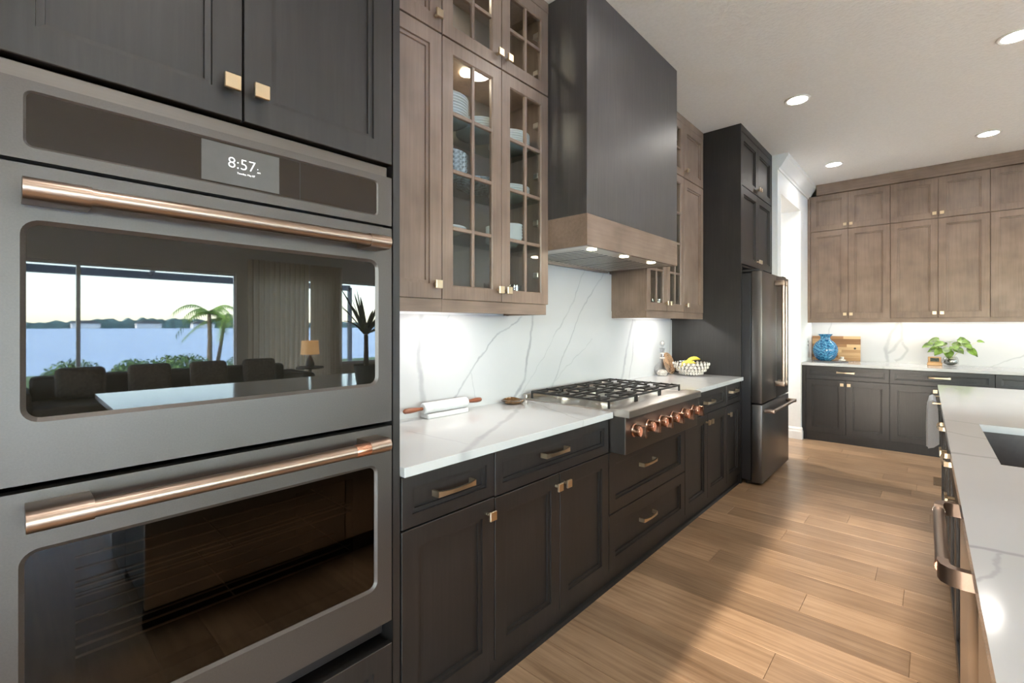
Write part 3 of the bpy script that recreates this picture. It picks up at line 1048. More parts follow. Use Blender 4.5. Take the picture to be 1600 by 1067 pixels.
u, w_ = base_unit(3.046, 3.880, 'charcoal base cabinet with drawer and paired doors past the rangetop', 2)
door(u, 0.002, w_ - 0.002, 0.712, 0.878, 'dark', name='drawer_front', rail=0.040, pl=(0.42, 0.795))
door(u, 0.002, 0.417, 0.088, 0.709, 'dark', kn=(0.417 - 0.032, 0.650))
door(u, 0.418, w_ - 0.002, 0.088, 0.709, 'dark', kn=(0.418 + 0.032, 0.650))
u, w_ = base_unit(3.881, 4.238, 'slim charcoal base cabinet with one door next to the fridge panel', 1)
door(u, 0.002, w_ - 0.006, 0.712, 0.878, 'dark', name='drawer_front', rail=0.040, pl=(0.14, 0.815))
door(u, 0.002, w_ - 0.006, 0.088, 0.709, 'dark', kn=(0.036, 0.640))

# ================================================================== WORKTOPS AND BACKSPLASH
solo('worktop', G().box(WALL + 0.001, -1.195, 0.8235, 2.071, 0.883, CT, 0.002), 'counter', 'white grey veined quartz worktop between ovens and rangetop', 'worktop', group='quartz worktops')
solo('worktop', G().box(WALL + 0.001, -1.195, 3.035, 4.239, 0.883, CT, 0.002), 'counter', 'white quartz worktop between rangetop and fridge carrying the decanter', 'worktop', group='quartz worktops')
g = G()
g.box(WALL + 0.001, WALL + 0.019, 0.8245, 1.970, CT + 0.0005, 1.406)
g.box(WALL + 0.001, WALL + 0.019, 1.970, 3.128, CT + 0.0005, 1.743)
g.box(WALL + 0.001, WALL + 0.019, 3.128, 4.2385, CT + 0.0005, 1.406)
solo('backsplash', g, 'splash', 'white veined quartz backsplash slab behind the rangetop', 'backsplash')

# ================================================================== GAS RANGETOP
rt = left_unit('gas_rangetop', 'stainless six burner gas rangetop with copper knobs', 'rangetop', 2.075, -1.13)
RW = 0.953
part('body', G().box(0.0, RW, 0.0, 0.665, 0.706, 0.893, 0.003), 'steeldark', rt, label='dark steel front panel')
part('cooktop_tray', G().box(0.0, RW, 0.05, 0.672, 0.893, 0.921, 0.002), 'steel', rt)
g = G()
g.prism([(-0.022, 0.893), (-0.022, 0.926), (-0.018, 0.930), (0.085, 0.930), (0.085, 0.921), (0.052, 0.921), (0.052, 0.893)], 0, RW, 'X')
part('front_bullnose', g, 'steel', rt)
part('rear_rail', G().box(0.0, RW, 0.645, 0.672, 0.921, 0.945, 0.003), 'steel', rt)
def range_knob(parent, x, z):
    o = part('burner_knob', G().lathe([(0.033, 0.0), (0.034, 0.006), (0.029, 0.010), (0.0285, 0.040), (0.026, 0.045), (0.0, 0.045)], 20, (0, 0, 0), 'Y', cap=False), 'copperk', parent, (x, -0.0005, z), smooth=30)
    o.rotation_euler = (R(180), 0, 0)
    part('grip_bar', G().box(-0.009, 0.009, 0.036, 0.072, -0.031, 0.031, 0.003), 'copperk', o)
    return o
for i in range(6):
    range_knob(rt, 0.088 + i * 0.155, 0.818)
# burners and grates
gx0, gx1, gy0, gy1, gz = 0.022, RW - 0.022, 0.105, 0.632, 0.964
gw = (gx1 - gx0) / 3
for i in range(3):
    a, b = gx0 + gw * i + 0.003, gx0 + gw * (i + 1) - 0.003
    for yy in (gy0 + 0.13, gy1 - 0.13):
        bu = part('burner', G().lathe([(0.062, 0.921), (0.062, 0.928), (0.045, 0.934), (0.045, 0.941), (0.0, 0.941)], 20, ((a + b) / 2, yy, 0), cap=False), 'steel', rt, smooth=30)
        part('burner_cap', G().lathe([(0.036, 0.941), (0.037, 0.947), (0.032, 0.951), (0.0, 0.951)], 20, ((a + b) / 2, yy, 0), cap=False), 'iron', bu, smooth=30)
    g = G()
    bt = 0.005
    for yy in (gy0, (gy0 + gy1) / 2, gy1 - 2 * bt):
        g.box(a, b, yy, yy + 2 * bt, gz - 0.011, gz, 0.0015)
    for xx in (a, b - 2 * bt):
        g.box(xx, xx + 2 * bt, gy0, gy1, gz - 0.011, gz, 0.0015)
    for yc in (gy0 + 0.13, gy1 - 0.13):
        for sgn in (-1, 1):
            g.box((a + b) / 2 - bt, (a + b) / 2 + bt, min(yc + sgn * 0.030, yc + sgn * 0.13), max(yc + sgn * 0.030, yc + sgn * 0.13), gz - 0.009, gz + 0.002, 0.0015)
            xa = a if sgn < 0 else (a + b) / 2 + 0.030
            xb = (a + b) / 2 - 0.030 if sgn < 0 else b
            g.box(xa, xb, yc - bt, yc + bt, gz - 0.009, gz + 0.002, 0.0015)
            for dy in (-0.075, 0.075):
                xa2 = a if sgn < 0 else (a + b) / 2 + 0.055
                xb2 = (a + b) / 2 - 0.055 if sgn < 0 else b
                g.box(xa2, xb2, yc + dy - bt, yc + dy + bt, gz - 0.009, gz + 0.002, 0.0015)
    for xx in (a, b - 2 * bt):
        for yy in (gy0, gy1 - 2 * bt):
            g.box(xx, xx + 2 * bt, yy, yy + 2 * bt, 0.921, gz - 0.010)
    part('grate', g, 'iron', rt)

# ================================================================== UPPER CABINETS
def upper_sides(u, x0, x1, z0, z1, mid, glass, depth=0.308):
    if glass:
        carcass(u, x0, x1, 0.021, depth, z0, z1, 'brown', open_front=True, inner='inside', mid=mid)
    else:
        carcass(u, x0, x1, 0.021, depth, z0, z1, 'brown')
MID, ZB, ZT, RB = 2.580, 1.462, 3.028, 1.408
UG = 'grey brown upper cabinets on the long run'
ua = left_unit('upper_cabinet', 'solid door grey brown upper cabinet beside the oven tower', 'cabinet', 0.826, UP, UG)
w_ = 0.416
upper_sides(ua, 0, w_, ZB, ZT, MID, False)
door(ua, 0.0, w_ - 0.001, ZB, MID - 0.002, 'brown', kn=(w_ - 0.038, 1.522))
door(ua, 0.0, w_ - 0.001, MID + 0.002, ZT, 'brown', kn=(w_ - 0.034, 2.640))
part('light_rail', G().box(0, w_, 0.004, 0.024, RB, ZB, 0.001), 'brownx', ua)
part('crown', G().box(0, w_, 0.0, 0.30, ZT, CEIL - 0.002), 'brownx', ua)
ub = left_unit('upper_cabinet', 'glass door grey brown upper cabinet beside the hood holding stacked plates', 'cabinet', 1.2425, UP, UG)
w_ = 0.7265
upper_sides(ub, 0, w_, ZB, ZT, MID, True)
hw = w_ / 2
glass_door(ub, 0.0, hw - 0.0005, ZB, MID - 0.002, 'brown', 4, kn=(hw - 0.028, 1.520))
glass_door(ub, hw + 0.0005, w_, ZB, MID - 0.002, 'brown', 4, kn=(hw + 0.028, 1.520))
glass_door(ub, 0.0, hw - 0.0005, MID + 0.002, ZT, 'brown', 2, kn=(hw - 0.030, 2.640))
glass_door(ub, hw + 0.0005, w_, MID + 0.002, ZT, 'brown', 2, kn=(hw + 0.034, 2.640))
part('light_rail', G().box(0, w_ - 0.014, 0.004, 0.024, RB, ZB, 0.001).box(w_ - 0.034, w_ - 0.014, 0.024, 0.300, RB, ZB), 'brownx', ub)
part('crown', G().box(0, w_, 0.0, 0.30, ZT, CEIL - 0.002), 'brownx', ub)
SH = [1.775, 2.023, 2.286]
for z in SH:
    part('shelf', G().box(0.019, w_ - 0.019, 0.035, 0.295, z - 0.008, z), 'shelf', ub)
# hinges on the right-hand door
for z in (1.62, 1.90, 2.15, 2.42, 2.70, 2.90):
    part('hinge', G().box(w_ - 0.060, w_ - 0.019, 0.024, 0.060, z - 0.015, z + 0.015, 0.004), 'steel', ub)

# second run of uppers past the hood
uc = left_unit('upper_cabinet', 'glass door grey brown upper cabinet past the hood', 'cabinet', 3.129, UP, UG)
w_ = 0.672
upper_sides(uc, 0, w_, ZB, ZT, MID, True)
hw = 0.338
glass_door(uc, 0.0, hw, ZB, MID - 0.002, 'brown', 4, kn=(hw - 0.026, 1.524))
glass_door(uc, hw + 0.001, w_ - 0.001, ZB, MID - 0.002, 'brown', 4, kn=(hw + 0.027, 1.524))
glass_door(uc, 0.0, hw, MID + 0.002, ZT, 'brown', 2, kn=(hw - 0.026, 2.640))
glass_door(uc, hw + 0.001, w_ - 0.001, MID + 0.002, ZT, 'brown', 2, kn=(hw + 0.027, 2.640))
part('light_rail', G().box(0, w_, 0.004, 0.024, RB, ZB, 0.001).box(0.0, 0.02, 0.024, 0.29, RB, ZB), 'brownx', uc)
part('crown', G().box(0, w_, 0.0, 0.30, ZT, CEIL - 0.002), 'brownx', uc)
for z in SH:
    part('shelf', G().box(0.019, w_ - 0.019, 0.035, 0.295, z - 0.008, z), 'shelf', uc)
ud_ = left_unit('upper_cabinet', 'solid door grey brown upper cabinet against the fridge enclosure', 'cabinet', 3.802, UP, UG)
w_ = 0.436
upper_sides(ud_, 0, w_, ZB, ZT, MID, False)
door(ud_, 0.001, w_ - 0.002, ZB, MID - 0.002, 'brown', kn=(0.030, 1.522))
door(ud_, 0.001, w_ - 0.002, MID + 0.002, ZT, 'brown', kn=(0.030, 2.640))
part('light_rail', G().box(0, w_, 0.004, 0.024, RB, ZB, 0.001), 'brownx', ud_)
part('crown', G().box(0, w_, 0.0, 0.30, ZT, CEIL - 0.002), 'brownx', ud_)

# under-cabinet LED strips and their light
for i, (y0, y1, lab) in enumerate(((1.22, 1.58, 'thin white LED strip under the upper cabinets by the ovens'), (3.46, 3.92, 'thin white LED strip under the upper cabinets by the fridge'))):
    solo('led_strip', G().box(UP - 0.10, UP - 0.08, y0, y1, ZB - 0.012, ZB - 0.001, 0.002), 'led', lab, 'light', group='under cabinet LED strips')
    lamp('led_light', 'AREA', (UP - 0.09, (y0 + y1) / 2, ZB - 0.016), 2.0 if y0 < 2 else 2.8, (1, 0.96, 0.9), 0.02, y1 - y0, (0, 0, 0))

# ================================================================== RANGE HOOD
hd = left_unit('range_hood', 'tall charcoal range hood with brown wood band and lit steel insert', 'range hood', 1.972, HOOD)
HW, HDp = 1.105, HOOD - WALL - 0.002
HB, HT = 1.757, 1.918
part('shroud', G().box(0, HW, 0.0, HDp, HT, CEIL - 0.002, 0.0015), 'darkhood', hd)
g = G()
g.box(-0.001, HW + 0.001, -0.002, 0.018, HB, HT)
g.box(-0.001, 0.02, 0.018, HDp, HB, HT)
g.box(HW - 0.02, HW + 0.001, 0.018, HDp, HB, HT)
part('wood_band', g, 'brownx', hd, label='brown wood band round the bottom')
g = G()
g.box(0.02, HW - 0.02, 0.018, 0.10, HB + 0.002, HB + 0.012)
g.box(0.02, HW - 0.02, HDp - 0.03, HDp - 0.001, HB - 0.012, HB + 0.012)
g.box(0.02, 0.11, 0.10, HDp - 0.03, HB + 0.002, HB + 0.012)
g.box(HW - 0.11, HW - 0.02, 0.10, HDp - 0.03, HB + 0.002, HB + 0.012)
ins = part('insert', g, 'steel', hd)
part('filter_slot_shade', G().box(0.11, HW - 0.11, 0.10, HDp - 0.03, HB + 0.0042, HB + 0.008), 'black', hd)  # black sheet stands in for the shade in the baffle slots
fw = (HW - 0.22) / 3
for i in range(3):
    x0 = 0.11 + fw * i
    fl_ = part('filter', G().rings([(x0 + 0.002, x0 + fw - 0.002, 0, 0, 0)] * 0 or [(0, 0, 0, 0, 0)] * 0) if False else G().box(x0 + 0.002, x0 + fw - 0.002, 0.102, 0.116, HB + 0.002, HB + 0.0042).box(x0 + 0.002, x0 + fw - 0.002, HDp - 0.048, HDp - 0.034, HB + 0.002, HB + 0.0042), 'steel', hd)
    for k in range(6):
        xx = x0 + 0.014 + k * (fw - 0.028) / 5.6
        part('baffle', G().box(xx, xx + 0.022, 0.117, HDp - 0.049, HB + 0.0028, HB + 0.0042, 0.0005), 'steel', fl_)
for i, yy in enumerate((2.114, 2.463, 2.816)):
    part('hood_light', G().lathe([(0.026, HB + 0.002), (0.026, HB - 0.001), (0.020, HB - 0.001)], 18, (yy - 1.972, 0.062, 0)), 'lampwarm', hd)
    lamp('hood_lamp', 'AREA', (HOOD - 0.062, yy, HB - 0.006), 0.45, (1, 0.88, 0.70), 0.05, rot=(0, 0, 0))

# ================================================================== FRIDGE ENCLOSURE + FRIDGE
fe = left_unit('fridge_enclosure', 'tall charcoal panel enclosure with four doors above the fridge', 'cabinet', 4.240, -1.215)
EW = 1.028
g = G()
g.box(0, 0.026, 0, 0.62, 0, CEIL - 0.06)
g.box(EW - 0.024, EW, 0, 0.62, 0, CEIL - 0.06)
g.box(0.026, EW - 0.024, 0.021, 0.62, 1.87, CEIL - 0.06)
part('carcass', g, 'dark', fe)
part('crown', G().box(0, EW, 0.0, 0.62, CEIL - 0.06, CEIL - 0.002), 'dark', fe)
xa, xb, xm = 0.026, EW - 0.024, 0.514
for (z0, z1, kz) in ((1.885, 2.560, 1.945), (2.564, CEIL - 0.062, 2.62)):
    door(fe, xa, xm, z0, z1, 'dark', kn=(xm - 0.028, kz))
    door(fe, xm, xb, z0, z1, 'dark', kn=(xm + 0.028, kz))

FX = -1.06
fr = left_unit('refrigerator', 'dark steel french door fridge with bronze handles', 'refrigerator', 4.272, FX)
FW = 0.963
part('body', G().box(0.004, FW - 0.004, 0.085, 0.74, 0.035, 1.80, 0.004), 'fridgeside', fr)
part('base_grille', G().box(0.02, FW - 0.02, 0.06, 0.12, 0.012, 0.05), 'black', fr)
def fdoor(name, x0, x1, z0, z1):
    return part(name, G().rbox(x0, x1, 0.0, 0.08, z0, z1, 0.006, 2), 'fridge', fr, smooth=40)
dl = fdoor('door', 0.0, FW / 2 - 0.003, 0.695, 1.812)
dr = fdoor('door', FW / 2 + 0.003, FW, 0.695, 1.812)
dw = fdoor('freezer_drawer', 0.0, FW, 0.022, 0.683)
def fhandle(parent, x):
    h = part('handle', G().lathe([(0.0135, 0.835), (0.0135, 1.725)], 14, (x, -0.066, 0)), 'bronze', parent, smooth=40)
    for z in (0.805, 1.712):
        part('handle_bracket', G().rbox(x - 0.0155, x + 0.0155, -0.0815, 0.0, z, z + 0.048, 0.006, 2), 'bronze', h, smooth=40)
fhandle(dl, FW / 2 - 0.052)
fhandle(dr, FW / 2 + 0.052)
h = part('handle', G().lathe([(0.0135, 0.09), (0.0135, FW - 0.09)], 14, (0, -0.066, 0.628), 'X'), 'bronze', dw, smooth=40)
for x in (0.06, FW - 0.105):
    part('handle_bracket', G().rbox(x, x + 0.045, -0.0815, 0.0, 0.6125, 0.6435, 0.006, 2), 'bronze', h, smooth=40)
part('hinge_cover', G().rbox(0.01, 0.12, 0.02, 0.16, 1.812, 1.832, 0.006, 2), 'fridgeside', fr)
part('hinge_cover', G().rbox(FW - 0.12, FW - 0.01, 0.02, 0.16, 1.812, 1.832, 0.006, 2), 'fridgeside', fr)
part('foot', G().lathe([(0.018, 0.0), (0.018, 0.035)], 12, (0.04, 0.12, 0)), 'black', fr)
part('foot', G().lathe([(0.018, 0.0), (0.018, 0.035)], 12, (FW - 0.04, 0.12, 0)), 'black', fr)

# ================================================================== FAR WALL CABINETS
FBG = 'charcoal base cabinets on the far wall'
fx = [-1.125, -0.347, 0.443, 1.23]
flabs = ['charcoal base cabinet below the blue vase with drawer and two doors',
         'charcoal base cabinet below the potted plant with drawer and door knob by the island',
         'charcoal base cabinet on the far wall mostly hidden behind the island']
for i in range(3):
    x0, x1 = fx[i], fx[i + 1]
    u = thing('base_cabinet', flabs[i], 'cabinet', (x0, FARB, 0), 0, FBG)
    w_ = x1 - x0
    lo = STUB - x0 + 0.001 if i == 0 else 0
    part('carcass', G().box(lo, w_, 0.021, FARW - FARB - 0.002, 0.105, 0.880), 'dark', u)
    if i == 0:
        part('filler', G().box(lo, 0.0, 0.0, 0.021, 0.0, 0.880), 'dark', u)
    part('toe_board', G().box(lo, w_, 0.015, 0.035, 0.0, 0.105), 'dark', u)
    m = w_ / 2
    door(u, 0.001, w_ - 0.001, 0.728, 0.878, 'dark', name='drawer_front', rail=0.040, pl=(m, 0.815))
    door(u, 0.001, m, 0.105, 0.725, 'dark', kn=(m - 0.032, 0.676))
    door(u, m, w_ - 0.001, 0.105, 0.725, 'dark', kn=(m + 0.032, 0.676))
solo('worktop', G().box(STUB + 0.001, 1.24, 6.412, FARW - 0.001, 0.883, CT, 0.002), 'farcounter', 'white quartz worktop on the far wall under the wood cabinets', 'worktop', group='quartz worktops')
solo('backsplash', G().box(STUB + 0.001, 1.24, FARW - 0.02, FARW - 0.001, CT + 0.0005, 1.436), 'farsplash', 'white quartz backsplash on the far wall behind the vase', 'backsplash')

FUG = 'grey brown upper cabinets on the far wall'
ux = [-1.133, -0.360, 0.432, 1.22]
ulabs = ['paired grey brown upper cabinet above the blue vase', 'paired grey brown upper cabinet above the potted plant', 'grey brown upper cabinet at the edge of the picture, beside the one above the plant']
for i in range(3):
    x0, x1 = ux[i], ux[i + 1]
    u = thing('upper_cabinet', ulabs[i], 'cabinet', (x0, FARU, 0), 0, FUG)
    w_ = x1 - x0
    lo = STUB - x0 + 0.001 if i == 0 else 0
    part('carcass', G().box(lo, w_, 0.021, FARW - FARU - 0.001, 1.437, 2.958), 'brown', u)
    if i == 0:
        part('filler', G().box(lo, 0.0, 0.0, 0.021, 1.392, 2.958), 'brown', u)
    part('light_rail', G().box(lo, w_, 0.002, 0.022, 1.390, 1.437, 0.001), 'brownx', u)
    part('crown', G().box(lo + (0.098 if i == 0 else 0), w_, -0.03, 0.30, 2.958, CEIL - 0.002), 'brownx', u)
    m = (0.383 if i == 0 else 0.400 if i == 1 else w_ / 2)
    door(u, 0.001, m, 1.437, 2.510, 'brown', kn=(m - 0.030, 1.490))
    door(u, m, w_ - 0.001, 1.437, 2.510, 'brown', kn=(m + 0.030, 1.490))
    door(u, 0.001, m, 2.514, 2.955, 'brown', kn=(m - 0.030, 2.565))
    door(u, m, w_ - 0.001, 2.514, 2.955, 'brown', kn=(m + 0.030, 2.565))
solo('led_strip', G().box(-1.10, 1.15, FARU + 0.12, FARU + 0.14, 1.424, 1.436, 0.002), 'led', 'thin white LED strip under the far wall cabinets', 'light', group='under cabinet LED strips')
lamp('led_light', 'AREA', (0.03, FARU + 0.13, 1.418), 3.0, (1, 0.97, 0.92), 2.2, 0.02)

# ================================================================== ISLAND
IA = R(0.508)
IX, IY = 0.0642, 0.0
def isl(a, b):
    return (IX + a * math.cos(IA) - b * math.sin(IA), IY + a * math.sin(IA) + b * math.cos(IA), 0)
I0, I1, IWD = 0.375, 4.66, 1.45
sx0, sx1, sy0, sy1 = 0.112, 0.60, 2.105, 2.905
g = G()
b_ = 0.002
g.box(0, sx0, I0, I1, 0.884, CT, b_)
g2 = G()
tops = [(0, 0, I0, I1)]
xs = [0, sx0, sx1, IWD]
ys = [I0, sy0, sy1, I1]
g = G()
def quad(p):
    g.add(p, [(0, 1, 2, 3)])
for i in range(3):
    for j in range(3):
        if (i, j) == (1, 1):
            continue
        for z in (0.884, CT):
            quad([(xs[i], ys[j], z), (xs[i + 1], ys[j], z), (xs[i + 1], ys[j + 1], z), (xs[i], ys[j + 1], z)])
for (a, b), (c, d) in (((xs[0], ys[0]), (xs[3], ys[0])), ((xs[3], ys[0]), (xs[3], ys[3])), ((xs[3], ys[3]), (xs[0], ys[3])), ((xs[0], ys[3]), (xs[0], ys[0])),
                       ((xs[1], ys[1]), (xs[2], ys[1])), ((xs[2], ys[1]), (xs[2], ys[2])), ((xs[2], ys[2]), (xs[1], ys[2])), ((xs[1], ys[2]), (xs[1], ys[1]))):
    quad([(a, b, 0.884), (c, d, 0.884), (c, d, CT), (a, b, CT)])
solo('island_worktop', g, 'island', 'large white veined quartz island top with sink cutout', 'worktop', (IX, IY, 0), (0, 0, IA))
ISL = R(-90) + IA
def isl_unit(name, label, cat, y1, group=None, xo=0.022):
    p = isl(xo, y1)
    return thing(name, label, cat, p, ISL, group)
IG = 'charcoal cabinets in the island'
def isl_cab(ya, yb, label):
    u = isl_unit('island_cabinet', label, 'cabinet', yb, IG)
    w_ = yb - ya
    return u, w_
# sink cabinet (low carcass so that the basin hangs free)
u, w_ = isl_cab(1.985, 3.02, 'charcoal island cabinet below the sink')
part('carcass', G().box(0, w_, 0.021, 0.60, 0.09, 0.62), 'dark', u)
part('toe_board', G().box(0, w_, 0.06, 0.075, 0, 0.09), 'dark', u)
door(u, 0.002, w_ - 0.002, 0.728, 0.878, 'dark', name='drawer_front', rail=0.04, pl=(0.42, 0.80))
door(u, 0.002, w_ / 2, 0.092, 0.725, 'dark', kn=(w_ / 2 - 0.03, 0.665))
door(u, w_ / 2, w_ - 0.002, 0.092, 0.725, 'dark', kn=(w_ / 2 + 0.03, 0.665))
u, w_ = isl_cab(3.022, 3.84, 'charcoal island cabinet past the sink with paired doors')
part('carcass', G().box(0, w_, 0.021, 0.60, 0.09, 0.884), 'dark', u)
part('toe_board', G().box(0, w_, 0.06, 0.075, 0, 0.09), 'dark', u)
door(u, 0.002, w_ - 0.002, 0.728, 0.878, 'dark', name='drawer_front', rail=0.04, pl=(0.4, 0.80))
door(u, 0.002, w_ / 2, 0.092, 0.725, 'dark', kn=(w_ / 2 - 0.03, 0.665))
door(u, w_ / 2, w_ - 0.002, 0.092, 0.725, 'dark', kn=(w_ / 2 + 0.03, 0.665))
u, w_ = isl_cab(3.842, 4.64, 'charcoal island end cabinet hung with the towel')
part('carcass', G().box(0, w_, 0.021, 0.60, 0.09, 0.884), 'dark', u)
part('toe_board', G().box(0, w_, 0.06, 0.075, 0, 0.09), 'dark', u)
door(u, 0.002, w_ - 0.002, 0.092, 0.878, 'dark')
part('towel_bar', G().tube([(0.30, 0.0, 0.862), (0.30, -0.050, 0.862), (0.70, -0.050, 0.862), (0.70, 0.0, 0.862)], 0.005, 8), 'brass', u)
# towel folded over the bar
g = G()
pts = []
n = 9
tw0, tw1 = 0.34, 0.66
prof = [(-0.066, 0.560), (-0.066, 0.70), (-0.063, 0.84), (-0.060, 0.866), (-0.050, 0.873), (-0.040, 0.866), (-0.030, 0.80), (-0.022, 0.64)]
g = G()
vs, fs = [], []
prof = [(-0.078, 0.565), (-0.080, 0.70), (-0.076, 0.83), (-0.068, 0.868), (-0.052, 0.878), (-0.036, 0.868), (-0.028, 0.82), (-0.022, 0.66), (-0.022, 0.60), (-0.048, 0.575)]
m_ = len(prof)
for i in range(n):
    xx = tw0 + (tw1 - tw0) * i / (n - 1)
    wv = 0.006 * math.sin(i * 1.9)
    for (yy, zz) in prof:
        vs.append((xx, yy + (wv if yy < -0.06 else 0) * (1 if zz < 0.84 else 0.2), zz))
for i in range(n - 1):
    for k in range(m_):
        a = i * m_ + k
        b = i * m_ + (k + 1) % m_
        fs.append((a, b, b + m_, a + m_))
fs += [tuple(range(m_)), tuple(range((n - 1) * m_, n * m_))]
g.add(vs, fs)
p = isl(0.022, 4.64)
tw = solo('hand_towel', g, 'towel', 'pale blue hand towel hanging on the island front', 'towel', p, (0, 0, ISL), smooth=60)
# dishwasher
dwr = isl_unit('dishwasher', 'stainless dishwasher with bronze towel bar handle in the island', 'dishwasher', 1.983, None, 0.015)
DW = 0.652
part('tub', G().box(0.01, DW - 0.01, 0.03, 0.58, 0.09, 0.875), 'black', dwr)
dd = part('door', G().rbox(0.0, DW, 0.0, 0.03, 0.11, 0.872, 0.004, 2), 'steel', dwr, smooth=40)
part('toe_board', G().box(0.0, DW, 0.05, 0.065, 0, 0.10), 'black', dwr)
hz = 0.800
h = part('handle', G().lathe([(0.0135, 0.115), (0.0135, DW - 0.115)], 16, (0, -0.050, hz), 'X'), 'bronze', dd, smooth=40)
part('copper_band', G().lathe([(0.0145, DW - 0.128), (0.0145, DW - 0.108)], 16, (0, -0.050, hz), 'X'), 'copper', h, smooth=40)
part('collar', G().lathe([(0.0145, 0.098), (0.0145, 0.108)], 16, (0, -0.050, hz), 'X'), 'steel', h, smooth=40)
for (a, b, c, d) in ((DW - 0.115, DW - 0.055, 1, 0), (0.115, 0.055, -1, 0)):
    s_ = 1 if b > a else -1
    pth = [(a, -0.050, hz), (a + s_ * 0.018, -0.050, hz), (a + s_ * 0.034, -0.046, hz), (a + s_ * 0.044, -0.036, hz), (a + s_ * 0.047, -0.018, hz), (a + s_ * 0.047, 0.001, hz)]
    gg = G().strip(pth, 0.0195, 0.010)
    part('handle_bracket', gg, 'bronze', h, smooth=50)
# microwave drawer nearer the camera, below the frame edge
mw = isl_unit('appliance_drawer', 'stainless drawer appliance at the near end of the island', 'appliance', 1.328, None, 0.015)
part('body', G().box(0.008, 0.91, 0.03, 0.58, 0.09, 0.880), 'black', mw)
part('drawer_front', G().rbox(0.0, 0.92, 0.0, 0.03, 0.11, 0.872, 0.004, 2), 'steel', mw, smooth=40)
part('toe_board', G().box(0.0, 0.92, 0.05, 0.065, 0, 0.10), 'black', mw)
# back half of the island
ib = isl_unit('island_back_panel', 'charcoal panelled seating side of the island', 'cabinet', 4.62, None, 0.63)
part('body', G().box(0.0, 4.2, 0.0, 0.48, 0.0, 0.884), 'dark', ib)
# sink
sk = thing('undermount_sink', 'dark undermount sink set in the island top', 'sink', isl(sx0, sy0), IA)
a, b = sx1 - sx0, sy1 - sy0
g = G()
def basin(g, o, z, inset):
    return [(-o + inset, -o + inset, z), (a + o - inset, -o + inset, z), (a + o - inset, b + o - inset, z), (-o + inset, b + o - inset, z)]
lv = basin(g, 0.008, 0.884, 0) + basin(g, 0.008, 0.66, 0.0) + basin(g, 0.02, 0.64, 0.0) + basin(g, 0.02, 0.884, 0)
lv[4:8] = basin(g, 0.008, 0.68, 0.0)
fs = [(4, 5, 6, 7)]
for k in range(4):
    fs.append((k, (k + 1) % 4, 4 + (k + 1) % 4, 4 + k))
    fs.append((8 + k, 8 + (k + 1) % 4, 12 + (k + 1) % 4, 12 + k))
    fs.append((k, (k + 1) % 4, 12 + (k + 1) % 4, 12 + k))
fs.append((8, 9, 10, 11))
g.add(lv, fs)
part('basin', g, 'sink', sk)
part('drain', G().lathe([(0.045, 0.681), (0.045, 0.685), (0.030, 0.684)], 18, (a / 2, b / 2, 0)), 'steel', sk)
# tall strap leaf plant in a grey pot on the island (seen mirrored in the oven)
pl = thing('potted_dracaena', 'dark spiky leaved plant in grey pot mirrored in the oven window', 'plant', (0.53, 1.73, CT))
part('pot', G().lathe([(0.062, 0.0), (0.085, 0.16), (0.088, 0.16), (0.080, 0.155), (0.078, 0.13), (0.0, 0.13)], 20, cap=False), 'pot', pl, smooth=40)
part('cane', G().tube([(0, 0, 0.12), (0.005, 0.004, 0.28), (0, 0, 0.40)], [0.018, 0.016, 0.014], 8), 'bark', pl)
rr = random.Random(3)
for i in range(20):
    az = i * 2.4
    el = R(rr.uniform(15, 80))
    L = rr.uniform(0.28, 0.42)
    g = G()
    vs, fs = [], []
    for k in range(6):
        tt = k / 5
        rad = L * tt * math.cos(el) + 0.01
        z = 0.38 + L * tt * math.sin(el) - 0.10 * tt * tt * math.cos(el)
        wd = 0.016 * (1 - tt) ** 0.5 + 0.001
        c, s_ = math.cos(az), math.sin(az)
        vs += [(c * rad - s_ * wd, s_ * rad + c * wd, z), (c * rad, s_ * rad, z - 0.005), (c * rad + s_ * wd, s_ * rad - c * wd, z)]
    for k in range(5):
        fs += [(k * 3, k * 3 + 1, k * 3 + 4, k * 3 + 3), (k * 3 + 1, k * 3 + 2, k * 3 + 5, k * 3 + 4)]
    g.add(vs, fs)
    part('leaf', g, 'leafdark', pl, smooth=60)

# ================================================================== CEILING LIGHTS
dl_mesh = G().lathe([(0.088, CEIL), (0.088, CEIL - 0.004), (0.080, CEIL - 0.007), (0.067, CEIL - 0.005), (0.067, CEIL)], 28, cap=False).mesh('trim_ring', 'trim')
ln_mesh = G().lathe([(0.0, CEIL - 0.004), (0.068, CEIL - 0.004)], 28, cap=False).mesh('lens', 'lamp')
spots = [(-0.77, 4.10, 'round recessed ceiling light above the fridge'), (0.37, 4.08, 'recessed ceiling light at the top corner of the picture'),
         (0.37, 5.98, 'recessed ceiling light in front of the far plant cabinet'), (-0.79, 6.00, 'recessed ceiling light beside the white crown moulding'),
         (-0.77, 2.20, 'recessed ceiling light above the aisle by the hood'), (0.37, 2.20, 'recessed ceiling light above the sink'),
         (-0.60, 0.35, 'recessed ceiling light above the aisle by the ovens'), (0.60, 0.35, 'recessed ceiling light above the near island end')]
spots.append((-2.45, 5.85, 'added recessed ceiling light out of sight in the passage behind the fridge'))  # unseen lamp added to brighten the white passage
for x, y, lab in spots:
    d = thing('recessed_light', lab, 'ceiling light', (x, y, 0), 0, 'recessed ceiling lights')
    part('trim_ring', dl_mesh, None, d)
    part('lens', ln_mesh, None, d)
    lamp('downlight', 'AREA', (x, y, CEIL - 0.012), DOWNLIGHT_W if x > -2 else 45.0, (1.0, 0.94, 0.86), 0.15, spread=R(150))

